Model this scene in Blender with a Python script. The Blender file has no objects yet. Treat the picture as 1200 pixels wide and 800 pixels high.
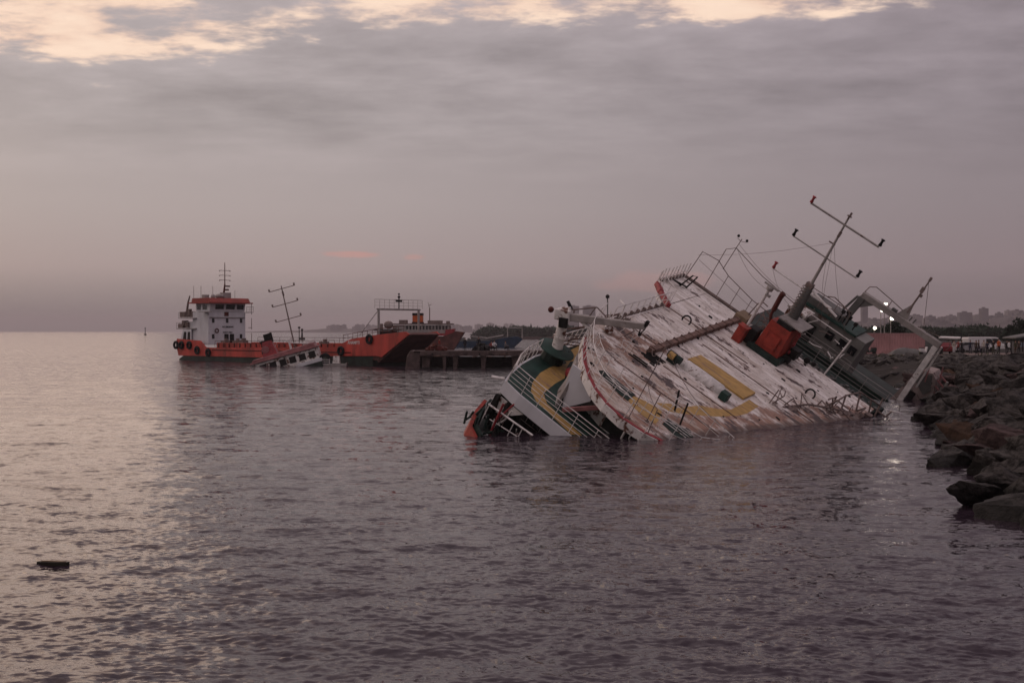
import bpy, bmesh, math, random
import numpy as np
from mathutils import Vector, Matrix, noise as mn
random.seed(7); rng = np.random.default_rng(7)
scene = bpy.context.scene
COL = scene.collection
R_ = math.radians

# ------------------------------------------------------------------ camera, sky, sun, exposure
CAM_Z = 4.8
cam_d = bpy.data.cameras.new('camera'); cam = bpy.data.objects.new('camera', cam_d); COL.objects.link(cam)
cam.location = (0, 0, CAM_Z); cam.rotation_euler = (R_(90), 0, 0)
cam_d.sensor_width = 36; cam_d.lens = 42.0; cam_d.shift_y = -0.01
cam_d.clip_start = 0.5; cam_d.clip_end = 30000
scene.camera = cam
scene.view_settings.view_transform = 'Standard'; scene.view_settings.look = 'None'
scene.view_settings.exposure = 0.10; scene.view_settings.gamma = 1.0
scene.view_settings.use_curve_mapping = False
scene.cycles.use_denoising = True
scene.cycles.max_bounces = 6; scene.cycles.volume_bounces = 1
SUN_AZ, SUN_EL = R_(-39), R_(9)

world = bpy.data.worlds.new('World'); scene.world = world; world.use_nodes = True

class NT:
    """tiny node-tree helper"""
    def __init__(s, tree): s.t = tree; s.n = tree.nodes; s.l = tree.links
    def new(s, typ, **kw):
        n = s.n.new(typ)
        for k, v in kw.items(): setattr(n, k, v)
        return n
    def put(s, sock, v):
        if hasattr(v, 'bl_idname') or isinstance(v, bpy.types.NodeSocket): s.l.new(v, sock)
        else: sock.default_value = v
    def math(s, op, a, b=0.0, c=None, clamp=False):
        n = s.new('ShaderNodeMath', operation=op, use_clamp=clamp)
        s.put(n.inputs[0], a); s.put(n.inputs[1], b)
        if c is not None: s.put(n.inputs[2], c)
        return n.outputs[0]
    def smooth(s, v, a, b, lo=0.0, hi=1.0):
        n = s.new('ShaderNodeMapRange', interpolation_type='SMOOTHSTEP')
        s.put(n.inputs['Value'], v); n.inputs['From Min'].default_value = a; n.inputs['From Max'].default_value = b
        n.inputs['To Min'].default_value = lo; n.inputs['To Max'].default_value = hi
        return n.outputs[0]
    def mix(s, f, a, b, blend='MIX'):
        n = s.new('ShaderNodeMix', data_type='RGBA', blend_type=blend)
        s.put(n.inputs[0], f); s.put(n.inputs[6], a); s.put(n.inputs[7], b)
        return n.outputs[2]
    def noise(s, vec, scale, detail=4, rough=0.55, lac=2.0, dist=0.0):
        n = s.new('ShaderNodeTexNoise'); s.l.new(vec, n.inputs['Vector'])
        n.inputs['Scale'].default_value = scale; n.inputs['Detail'].default_value = detail
        n.inputs['Roughness'].default_value = rough; n.inputs['Distortion'].default_value = dist
        return n.outputs[0]
    def mapping(s, vec, scale=(1,1,1), rot=(0,0,0), loc=(0,0,0)):
        n = s.new('ShaderNodeMapping'); s.l.new(vec, n.inputs[0])
        n.inputs['Scale'].default_value = scale; n.inputs['Rotation'].default_value = rot; n.inputs['Location'].default_value = loc
        return n.outputs[0]

def c4(c): return (c[0], c[1], c[2], 1.0)

w = NT(world.node_tree); w.n.clear()
tc = w.new('ShaderNodeTexCoord'); sx = w.new('ShaderNodeSeparateXYZ'); w.l.new(tc.outputs['Generated'], sx.inputs[0])
X, Y, Z = sx.outputs
sky = w.new('ShaderNodeTexSky', sky_type='NISHITA'); sky.sun_disc = False
sky.sun_elevation = SUN_EL; sky.sun_rotation = SUN_AZ; sky.dust_density = 3.0; sky.ozone_density = 2.0
skyc = w.mix(1.0, sky.outputs[0], (0.10, 0.10, 0.10, 1), 'MULTIPLY')
# cloud deck above the viewer: direction projected onto a horizontal layer
zz = w.math('ADD', w.math('MAXIMUM', Z, 0.0), 0.10)
px_ = w.math('DIVIDE', X, zz); py_ = w.math('DIVIDE', Y, zz)
cv = w.new('ShaderNodeCombineXYZ'); w.l.new(px_, cv.inputs[0]); w.l.new(py_, cv.inputs[1])
P = cv.outputs[0]
n1 = w.noise(w.mapping(P, (0.75, 1.0, 1), loc=(3.1, 1.7, 0)), 1.6, 7, 0.58, dist=0.35)
n2 = w.noise(w.mapping(P, (0.5, 1.3, 1), loc=(9.0, 4.0, 2)), 0.9, 4, 0.5)
n3 = w.noise(w.mapping(P, (0.8, 1, 1), loc=(1.0, 7.0, 5)), 4.2, 7, 0.6)
ramp = w.new('ShaderNodeValToRGB'); w.l.new(Z, ramp.inputs[0]); cr = ramp.color_ramp
stops = [(0.0, (0.195, 0.178, 0.180)), (0.015, (0.235, 0.206, 0.205)), (0.05, (0.405, 0.322, 0.313)), (0.10, (0.425, 0.357, 0.347)), (0.17, (0.420, 0.362, 0.358)),
         (0.24, (0.410, 0.352, 0.352)), (0.40, (0.54, 0.43, 0.43)), (1.0, (0.78, 0.64, 0.65))]
cr.elements[0].position = stops[0][0]; cr.elements[0].color = c4(stops[0][1])
cr.elements[1].position = stops[-1][0]; cr.elements[1].color = c4(stops[-1][1])
for p_, c_ in stops[1:-1]:
    e = cr.elements.new(p_); e.color = c4(c_)
base = ramp.outputs[0]
# clouds are darker and bluer towards the right (away from the sunset)
side = w.smooth(X, -0.25, 0.5)
base = w.mix(side, base, w.mix(1.0, base, (0.62, 0.60, 0.655, 1), 'MULTIPLY'))
amp = w.smooth(Z, 0.09, 0.25)
mott = w.math('MULTIPLY', w.math('MULTIPLY', w.math('SUBTRACT', n3, 0.5), 0.80), w.smooth(Z, 0.09, 0.22))
shade = w.math('ADD', w.math('ADD', 1.0, mott), w.math('MULTIPLY', amp, w.math('MULTIPLY', w.math('SUBTRACT', w.math('ADD', n1, w.math('MULTIPLY', n2, 0.8)), 0.9), 1.35)))
sh3 = w.new('ShaderNodeCombineXYZ')
for i in range(3): w.l.new(shade, sh3.inputs[i])
clouds = w.mix(1.0, base, sh3.outputs[0], 'MULTIPLY')
lft = w.math('MULTIPLY', w.smooth(Z, 0.262, 0.36), w.math('MULTIPLY', w.smooth(X, -0.13, -0.42), w.smooth(Y, -0.5, 0.3)))
clouds = w.mix(w.math('MULTIPLY', lft, 0.34), clouds, (1.15, 0.78, 0.60, 1))
# warm break in the deck: upper left and along a band high up
el_l = w.math('ADD', w.math('ADD', Z, w.math('MULTIPLY', w.math('SUBTRACT', n2, 0.5), 0.07)), w.math('MULTIPLY', w.smooth(X, 0.05, -0.38), 0.050))
bias = w.smooth(el_l, 0.225, 0.285)
bias = w.math('MULTIPLY', bias, w.smooth(Z, 0.48, 0.29))
high = w.smooth(Z, 0.272, 0.31)
bias = w.math('MULTIPLY', bias, w.math('SUBTRACT', 1.0, w.math('MULTIPLY', high, w.smooth(X, -0.30, -0.08, 0.25, 1.0))))
bias = w.math('MULTIPLY', bias, w.smooth(X, 0.48, 0.28, 0.35, 1.0))
brk = w.math('ADD', w.math('SUBTRACT', n1, 0.5), w.math('MULTIPLY', w.math('SUBTRACT', n3, 0.5), 1.75))
brk = w.math('ADD', brk, w.math('MULTIPLY', w.math('SUBTRACT', bias, 0.5), 0.50))
hole = w.smooth(brk, 0.08, 0.36)
hole = w.math('MULTIPLY', hole, w.smooth(el_l, 0.195, 0.235))
warm = w.mix(w.smooth(n3, 0.35, 0.65), (0.80, 0.54, 0.42, 1), (1.0, 0.76, 0.60, 1))
clouds = w.mix(1.0, clouds, (0.985, 1.0, 1.01, 1), 'MULTIPLY')
out = w.mix(hole, clouds, warm)
# faint pink patches low over the sea
def patch(ax, el, wx, wz, s):
    dx = w.math('DIVIDE', w.math('SUBTRACT', w.math('DIVIDE', X, w.math('MAXIMUM', Y, 0.05)), ax), wx)
    dz = w.math('DIVIDE', w.math('SUBTRACT', Z, el), wz)
    d = w.math('ADD', w.math('MULTIPLY', dx, dx), w.math('MULTIPLY', dz, dz))
    nn = w.noise(w.mapping(tc.outputs['Generated'], (1, 1, 4.0)), 22, 4, 0.6)
    d = w.math('ADD', d, w.math('MULTIPLY', w.math('SUBTRACT', nn, 0.5), 2.6))
    return w.math('MULTIPLY', w.math('MULTIPLY', w.smooth(d, 1.0, 0.25), s), w.smooth(Y, 0.0, 0.1))
for a_ in ((-0.135, 0.0635, 0.030, 0.0036, 0.62), (-0.082, 0.0615, 0.010, 0.0032, 0.42), (0.125, 0.040, 0.055, 0.011, 0.22)):
    out = w.mix(patch(*a_), out, (0.62, 0.30, 0.26, 1))
# below the horizon
out = w.mix(w.smooth(Z, -0.02, -0.002), (0.10, 0.085, 0.085, 1), out)
out = w.mix(0.06, out, w.mix(1.0, skyc, (0.4, 0.4, 0.4, 1), 'MULTIPLY'))
bg = w.new('ShaderNodeBackground'); w.l.new(out, bg.inputs[0]); bg.inputs[1].default_value = 1.0
wo = w.new('ShaderNodeOutputWorld'); w.l.new(bg.outputs[0], wo.inputs[0])

sun_d = bpy.data.lights.new('sun', 'SUN'); sun = bpy.data.objects.new('sun', sun_d); COL.objects.link(sun)
sun_d.energy = 0.24; sun_d.angle = R_(46); sun_d.color = (1.0, 0.70, 0.50)
sd = Vector((math.sin(SUN_AZ) * math.cos(SUN_EL), math.cos(SUN_AZ) * math.cos(SUN_EL), math.sin(SUN_EL)))
sun.rotation_euler = sd.to_track_quat('Z', 'Y').to_euler()

# ------------------------------------------------------------------ materials
MATS = {}
def mat(name, col, rough=0.6, var=0.25, vscale=1.5, rust=0.0, rust_col=(0.10, 0.035, 0.018), rscale=1.2, streak=(1, 1, 1),
        metal=0.0, bump=0.0, bscale=8.0, emit=None, dark=0.0, spec=0.4):
    if name in MATS: return MATS[name]
    m = bpy.data.materials.new(name); m.use_nodes = True; t = NT(m.node_tree)
    b = m.node_tree.nodes['Principled BSDF']
    b.inputs['Roughness'].default_value = rough; b.inputs['Metallic'].default_value = metal
    b.inputs['Specular IOR Level'].default_value = spec if sum(col) > .2 else min(spec, .22) if spec < .5 else spec
    if emit:
        b.inputs['Emission Color'].default_value = c4(emit[0]); b.inputs['Emission Strength'].default_value = emit[1]
        b.inputs['Base Color'].default_value = c4(col); MATS[name] = m; return m
    co = t.new('ShaderNodeTexCoord').outputs['Object']
    v = t.mapping(co, streak)
    n = t.noise(v, vscale, 6, 0.6)
    lo = tuple(max(0, x * (1 - var)) for x in col); hi = tuple(min(1, x * (1 + var)) for x in col)
    c = t.mix(t.smooth(n, 0.3, 0.7), c4(lo), c4(hi))
    if rust > 0:
        r = t.noise(t.mapping(co, streak, loc=(5, 3, 1)), rscale, 8, 0.68)
        th = 0.72 - rust * 0.35
        c = t.mix(t.smooth(r, th - 0.02, th + 0.06), c, c4(rust_col))
    if dark > 0:
        r = t.noise(t.mapping(co, streak, loc=(1, 8, 3)), rscale * 2.3, 8, 0.7)
        th = 0.72 - dark * 0.3
        c = t.mix(t.smooth(r, th - 0.01, th + 0.03), c, (0.02, 0.02, 0.02, 1))
    t.l.new(c, b.inputs['Base Color'])
    if bump > 0:
        bn = t.new('ShaderNodeBump'); bn.inputs['Distance'].default_value = bump
        t.l.new(t.noise(co, bscale, 6, 0.6), bn.inputs['Height']); t.l.new(bn.outputs[0], b.inputs['Normal'])
    MATS[name] = m; return m

M = dict(
 white=mat('white_paint', (0.62, 0.60, 0.58), 0.55, 0.15, 2, rust=0.55, rscale=2.0, dark=0.25),
 white_clean=mat('white_wall_paint', (0.56, 0.57, 0.60), 0.5, 0.08, 1, rust=0.28, rust_col=(.22,.14,.11), streak=(1, 1, .3)),
 rail=mat('rail_paint', (0.62, 0.60, 0.59), 0.5, 0.2, 3, rust=0.35, rscale=5),
 raildark=mat('rusty_rail', (0.16, 0.12, 0.11), 0.7, 0.4, 4),
 green=mat('green_deck_paint', (0.018, 0.048, 0.040), 0.55, 0.35, 1.5, rust=0.12),
 dkgreen=mat('dark_green_paint', (0.012, 0.026, 0.022), 0.6, 0.4, 2, rust=0.15, rust_col=(0.05,0.03,0.02)),
 yellow=mat('yellow_paint', (0.40, 0.255, 0.085), 0.6, 0.22, 3, rust=0.38, rust_col=(0.24,0.15,0.10), rscale=1.6, streak=(0.6, 1.8, 1), dark=0.15),
 red=mat('red_paint', (0.27, 0.030, 0.018), 0.6, 0.35, 1.8, rust=0.35, rust_col=(0.08,0.02,0.012)),
 stripe=mat('red_stripe', (0.25, 0.028, 0.035), 0.55, 0.3, 3, rust=0.2),
 darkred=mat('dark_red_paint', (0.075, 0.016, 0.012), 0.6, 0.3, 2),
 black=mat('black_paint', (0.008, 0.008, 0.008), 0.6, 0.4, 3),
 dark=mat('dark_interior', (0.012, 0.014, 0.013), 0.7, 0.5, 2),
 grey=mat('grey_paint', (0.10, 0.10, 0.096), 0.6, 0.25, 1.5, rust=0.25, rust_col=(0.05,0.03,0.022)),
 midgrey=mat('mid_grey_paint', (0.27, 0.25, 0.24), 0.6, 0.2, 2, rust=0.35, rust_col=(0.09,0.05,0.035)),
 brownsteel=mat('rusty_steel', (0.14, 0.085, 0.07), 0.8, 0.4, 3, dark=0.4),
 orange=mat('orange_hull_paint', (0.40, 0.048, 0.034), 0.55, 0.3, 0.5, rust=0.42, rust_col=(0.19,0.035,0.022), rscale=0.45, streak=(1, 1, .35), dark=.12),
 boot=mat('dark_boot_topping', (0.016, 0.026, 0.022), 0.5, 0.5, 1.0),
 rubber=mat('tyre_rubber', (0.008, 0.008, 0.009), 0.8, 0.3, 3),
 glass=mat('dark_glass', (0.012, 0.014, 0.016), 0.12, 0.2, 2, spec=0.6),
 pink=mat('faded_pink_paint', (0.27, 0.115, 0.118), 0.6, 0.3, 0.9, rust=0.2),
 concrete=mat('weathered_concrete', (0.085, 0.060, 0.057), 0.9, 0.4, 1.2, dark=0.35, bump=0.05),
 blue=mat('dark_blue_hull', (0.008, 0.030, 0.062), 0.5, 0.3, 0.5),
 rusthull=mat('rust_brown_hull', (0.095, 0.040, 0.036), 0.7, 0.35, 0.8, rust=0.3),
 leaf=mat('leaves', (0.020, 0.036, 0.024), 0.8, 0.55, 0.35),
 bark=mat('bark', (0.045, 0.035, 0.028), 0.9, 0.3, 4),
 lamp=mat('lit_lamp', (1, 1, 1), emit=((1.0, 0.86, 0.70), 6.0)),
 skin=mat('skin', (0.30, 0.17, 0.12), 0.6, 0.05),
 hair=mat('hair', (0.012, 0.009, 0.008), 0.7, 0.2),
 tilered=mat('wheelhouse_roof_red', (0.27, 0.045, 0.035), 0.6, 0.2, 0.8),
 funnelor=mat('orange_funnel', (0.42, 0.085, 0.02), 0.5, 0.2, 1),
 wood=mat('weathered_wood', (0.20, 0.145, 0.095), 0.8, 0.3, 6, streak=(0.5, 6, 1)),
 wooddark=mat('wet_dark_wood', (0.02, 0.017, 0.013), 0.5, 0.4, 6),
)

# the scraped white upper deck of the wreck: streaks run athwartships (local X)
def deck_material():
    m = bpy.data.materials.new('scraped_white_deck'); m.use_nodes = True; t = NT(m.node_tree); b = m.node_tree.nodes['Principled BSDF']
    co = t.new('ShaderNodeTexCoord').outputs['Object']
    sp = t.new('ShaderNodeSeparateXYZ'); t.l.new(co, sp.inputs[0]); x, y, z = sp.outputs
    st = t.mapping(co, (0.42, 1.2, 1)); fine = t.mapping(co, (0.5, 3.6, 1), loc=(2, 5, 0))
    c = t.mix(t.smooth(t.noise(st, 1.1, 7, 0.65), 0.32, 0.66), (0.47, 0.425, 0.385, 1), (0.86, 0.83, 0.81, 1))
    zone = t.noise(t.mapping(co, (0.45, 0.8, 1), loc=(0.7, 3.3, 0)), 0.55, 3)
    # cleaner, smoother paint at the far high corner and right of the funnel
    clean = t.math('MAXIMUM', t.smooth(t.math('SUBTRACT', y, t.math('MULTIPLY', x, 0.9)), 8.5, 11.5), t.smooth(t.math('ADD', y, t.math('MULTIPLY', x, 0.5)), 8.2, 10.2))
    dirty = t.math('SUBTRACT', 1.0, t.math('MULTIPLY', clean, 0.8))
    low = t.smooth(t.math('ADD', x, t.math('MULTIPLY', y, -0.30)), 0.9, 3.9)
    gx = t.math('DIVIDE', t.math('ADD', x, 3.9), 1.8); gy = t.math('DIVIDE', t.math('ADD', y, 3.6), 3.0)
    spot = t.smooth(t.math('ADD', t.math('MULTIPLY', gx, gx), t.math('MULTIPLY', gy, gy)), 1.6, 0.2)
    near = t.smooth(y, 0.5, -6.5)
    # yellow-brown grime
    g = t.math('MULTIPLY', t.smooth(t.noise(st, 0.9, 6, 0.62), 0.40, 0.66), t.math('MAXIMUM', near, t.math('MULTIPLY', dirty, 0.35)))
    c = t.mix(t.math('MULTIPLY', g, 0.75), c, (0.36, 0.245, 0.165, 1))
    # rust: broad wash plus fine runs
    r = t.noise(t.mapping(co, (0.42, 1.0, 1), loc=(7, 1, 0)), 1.5, 10, 0.74)
    wgt = t.math('MAXIMUM', low, t.math('MAXIMUM', spot, t.math('MULTIPLY', near, 0.62)))
    rm = t.smooth(t.math('SUBTRACT', r, t.math('SUBTRACT', 0.62, t.math('MULTIPLY', wgt, 0.20))), 0.0, 0.10)
    rc = t.mix(t.smooth(t.noise(fine, 2.2, 6, 0.65), 0.35, 0.65), (0.145, 0.050, 0.028, 1), (0.36, 0.215, 0.15, 1))
    c = t.mix(t.math('MULTIPLY', rm, 0.92), c, rc)
    run = t.noise(t.mapping(co, (0.42, 2.8, 1), loc=(1, 6, 0)), 1.9, 9, 0.76)
    c = t.mix(t.math('MULTIPLY', t.smooth(run, 0.57, 0.66), t.math('MULTIPLY', 0.7, dirty)), c, (0.17, 0.10, 0.075, 1))
    # torn paint: big purple-brown patches amidships, small dark chips everywhere
    s1 = t.math('ADD', t.noise(t.mapping(co, (0.60, 1.25, 1), loc=(4, 0, 0)), 1.35, 9, 0.70), t.math('MULTIPLY', t.math('SUBTRACT', zone, 0.5), 0.55))
    s1 = t.math('ADD', s1, t.math('MULTIPLY', dirty, 0.05))
    c = t.mix(t.smooth(s1, 0.615, 0.635), c, (0.20, 0.13, 0.11, 1)); c = t.mix(t.smooth(s1, 0.640, 0.655), c, (0.075, 0.055, 0.056, 1))
    s2 = t.math('ADD', t.noise(t.mapping(co, (1.2, 2.8, 1), loc=(9, 9, 0)), 2.3, 7, 0.70), t.math('MULTIPLY', t.math('SUBTRACT', zone, 0.5), 0.25))
    c = t.mix(t.smooth(s2, 0.605, 0.618), c, (0.055, 0.040, 0.038, 1))
    s3 = t.noise(t.mapping(co, (2.0, 5.0, 1), loc=(3, 1, 0)), 3.6, 5, 0.65)
    c = t.mix(t.smooth(s3, 0.635, 0.648), c, (0.040, 0.030, 0.030, 1))
    wv = t.new('ShaderNodeTexWave', wave_type='BANDS', bands_direction='Y'); t.l.new(co, wv.inputs[0])
    wv.inputs['Scale'].default_value = 0.42; wv.inputs['Distortion'].default_value = 0.5; wv.inputs['Detail'].default_value = 2
    seam = t.math('MULTIPLY', t.smooth(wv.outputs['Fac'], 0.985, 0.998), t.smooth(t.noise(st, 2.2, 3), 0.40, 0.62))
    c = t.mix(t.math('MULTIPLY', seam, 0.6), c, (0.055, 0.045, 0.045, 1))
    ge = t.new('ShaderNodeNewGeometry').outputs['Position']; sw = t.new('ShaderNodeSeparateXYZ'); t.l.new(ge, sw.inputs[0])
    wl = t.math('ADD', sw.outputs[2], t.math('MULTIPLY', t.math('SUBTRACT', t.noise(ge, 1.6, 5), 0.5), 0.5))
    c = t.mix(t.math('MULTIPLY', t.smooth(wl, 0.30, 0.05), 0.75), c, (0.05, 0.035, 0.030, 1))
    t.l.new(c, b.inputs['Base Color']); b.inputs['Roughness'].default_value = 0.62
    bn = t.new('ShaderNodeBump'); bn.inputs['Distance'].default_value = 0.03; bn.inputs['Strength'].default_value = 0.7
    t.l.new(t.noise(fine, 2, 6, 0.65), bn.inputs['Height']); t.l.new(bn.outputs[0], b.inputs['Normal'])
    return m
M['deck'] = deck_material()
M['housegrey'] = mat('house_grey', (0.165, 0.165, 0.155), 0.6, 0.2, 1.2, rust=0.2, rust_col=(.07, .05, .04))
M['sternw'] = mat('grimy_white_paint', (0.26, 0.21, 0.20), 0.7, 0.2, 2, rust=0.5, rust_col=(.08, .045, .035), dark=.3)

# ------------------------------------------------------------------ mesh builder
class MB:
    def __init__(s): s.v = []; s.f = []
    def add(s, vs, fs):
        o = len(s.v); s.v += [tuple(q) for q in vs]; s.f += [tuple(i + o for i in f) for f in fs]; return s
    def box(s, c, d, rot=None, taper=None):
        x, y, z = d[0] / 2, d[1] / 2, d[2] / 2; tp = taper or (1, 1)
        vs = [Vector((sx_ * x * (tp[0] if sz > 0 else 1), sy * y * (tp[1] if sz > 0 else 1), sz * z)) for sz in (-1, 1) for sx_, sy in ((-1, -1), (1, -1), (1, 1), (-1, 1))]
        if rot is not None: vs = [rot @ q for q in vs]
        vs = [q + Vector(c) for q in vs]
        return s.add(vs, [(3, 2, 1, 0), (4, 5, 6, 7), (0, 1, 5, 4), (1, 2, 6, 5), (2, 3, 7, 6), (3, 0, 4, 7)])
    def b2(s, a, b):
        return s.box([(a[i] + b[i]) / 2 for i in range(3)], [abs(b[i] - a[i]) for i in range(3)])
    def tube(s, pts, r, n=6, r2=None, closed=False, caps=True):
        pts = [Vector(p) for p in pts]; m = len(pts); base = len(s.v); rings = []
        up = None
        for i, p in enumerate(pts):
            a = pts[i - 1] if (i > 0 or closed) else p; b = pts[(i + 1) % m] if (i < m - 1 or closed) else p
            t = (b - a).normalized() if (b - a).length > 1e-9 else Vector((0, 0, 1))
            if up is None: up = t.orthogonal().normalized()
            up = (up - t * up.dot(t)); up = up.normalized() if up.length > 1e-6 else t.orthogonal().normalized()
            w_ = t.cross(up); rr = r if r2 is None else r + (r2 - r) * i / max(1, m - 1)
            rings.append([p + (up * math.cos(2 * math.pi * k / n) + w_ * math.sin(2 * math.pi * k / n)) * rr for k in range(n)])
        vs = [q for ring in rings for q in ring]; fs = []
        for i in range(m if closed else m - 1):
            for k in range(n):
                a, b = i * n + k, i * n + (k + 1) % n; c, d = ((i + 1) % m) * n + (k + 1) % n, ((i + 1) % m) * n + k
                fs.append((a, b, c, d))
        if not closed and caps: fs.append(tuple(range(n - 1, -1, -1))); fs.append(tuple((m - 1) * n + k for k in range(n)))
        return s.add(vs, fs)
    def prism(s, poly, a, b, axis=2):
        """poly of 2-D points extruded from a to b along an axis; works for concave outlines (ngon caps)"""
        def P3(p, h):
            return {2: (p[0], p[1], h), 1: (p[0], h, p[1]), 0: (h, p[0], p[1])}[axis]
        n = len(poly); vs = [P3(p, a) for p in poly] + [P3(p, b) for p in poly]
        fs = [tuple(range(n - 1, -1, -1)), tuple(range(n, 2 * n))] + [(i, (i + 1) % n, n + (i + 1) % n, n + i) for i in range(n)]
        return s.add(vs, fs)
    def lathe(s, prof, c=(0, 0, 0), n=16, mtx=None):
        vs = []; c = Vector(c)
        for r, z in prof:
            for k in range(n):
                q = Vector((r * math.cos(2 * math.pi * k / n), r * math.sin(2 * math.pi * k / n), z))
                if mtx is not None: q = mtx @ q
                vs.append(q + c)
        fs = []
        for i in range(len(prof) - 1):
            for k in range(n): fs.append((i * n + k, i * n + (k + 1) % n, (i + 1) * n + (k + 1) % n, (i + 1) * n + k))
        fs.append(tuple(range(n - 1, -1, -1))); fs.append(tuple((len(prof) - 1) * n + k for k in range(n)))
        return s.add(vs, fs)
    def ball(s, c, r, n=8, m=6, sc=(1, 1, 1)):
        prof = [(max(1e-3, r * math.sin(math.pi * i / m)), -r * math.cos(math.pi * i / m)) for i in range(m + 1)]
        return s.lathe(prof, c, n, Matrix.Diagonal(Vector(sc)))
    def build(s, name, m, parent=None, smooth=False, bevel=0.0):
        me = bpy.data.meshes.new(name); me.from_pydata(s.v, [], s.f); me.update()
        bm = bmesh.new(); bm.from_mesh(me); bmesh.ops.recalc_face_normals(bm, faces=bm.faces)
        bm.to_mesh(me); bm.free()
        o = bpy.data.objects.new(name, me); COL.objects.link(o)
        if isinstance(m, (list, tuple)):
            for q in m: me.materials.append(q)
        else: me.materials.append(m)
        if smooth:
            for p in me.polygons: p.use_smooth = True
            try: me.set_sharp_from_angle(angle=R_(40))
            except Exception: pass
        if parent is not None: o.parent = parent
        if bevel > 0:
            bv = o.modifiers.new('bevel', 'BEVEL'); bv.width = bevel; bv.segments = 2; bv.limit_method = 'ANGLE'
        return o

def tag(o, label=None, cat=None, group=None, kind=None):
    if label: o['label'] = label
    if cat: o['category'] = cat
    if group: o['group'] = group
    if kind: o['kind'] = kind
    return o
def empty(name, loc, label, cat, rz=0.0, group=None):
    o = bpy.data.objects.new(name, None); COL.objects.link(o); o.empty_display_size = 0.5
    o.location = loc; o.rotation_euler = (0, 0, rz); return tag(o, label, cat, group)
def copy_tree(o, parent=None):
    c = o.copy(); COL.objects.link(c); c.parent = parent
    for ch in o.children: copy_tree(ch, c)
    return c
def railing(mb, pts, h, up=(0, 0, 1), levels=3, every=1.2, r=0.022, wob=0.0, skip=()):
    """posts and horizontal bars following a polyline of foot points"""
    r *= .78; up = Vector(up); pts = [Vector(p) for p in pts]
    tops = [p + up * h + Vector([random.uniform(-wob, wob) for _ in range(3)]) for p in pts]
    for k in range(levels):
        f = 1 - k / levels
        mb.tube([p.lerp(q, f) for p, q in zip(pts, tops)], r if k == 0 else r * 0.6, 5)
    for i in range(len(pts) - 1):
        n = max(1, round((pts[i + 1] - pts[i]).length / every))
        for j in range(n + (1 if i == len(pts) - 2 else 0)):
            if random.random() < (skip if isinstance(skip, float) else 0): continue
            f = j / n; mb.tube([pts[i].lerp(pts[i + 1], f), tops[i].lerp(tops[i + 1], f)], r * 0.85, 5)
    return mb

# ------------------------------------------------------------------ water
def water_height(x, y, cell):
    h = np.zeros_like(x)
    r2 = np.random.default_rng(3)
    N = 150
    for i in range(N):
        lam = 0.16 * (5.0 / 0.16) ** (r2.random() ** 1.35)
        th = R_(78) + r2.normal() * (0.62 if lam < 0.8 else 0.42)          # travel direction
        k = 2 * math.pi / lam
        a = 0.0024 * lam ** 0.55 * (0.6 + 0.8 * r2.random())
        fade = np.clip((lam / (cell * 2.2)) - 0.6, 0, 1)
        ph = k * (x * math.cos(th) + y * math.sin(th)) + r2.random() * 6.28
        s = np.sin(ph)
        h += a * fade * (s + 0.22 * np.cos(2 * ph))
    # gusts: patches of rougher and calmer water
    g = 0.75 + 0.35 * np.sin(x * 0.11 + 1.3 * np.sin(y * 0.05)) * np.sin(y * 0.07 + 1.1 * np.sin(x * 0.06) + 1.0)
    return h * g

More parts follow.
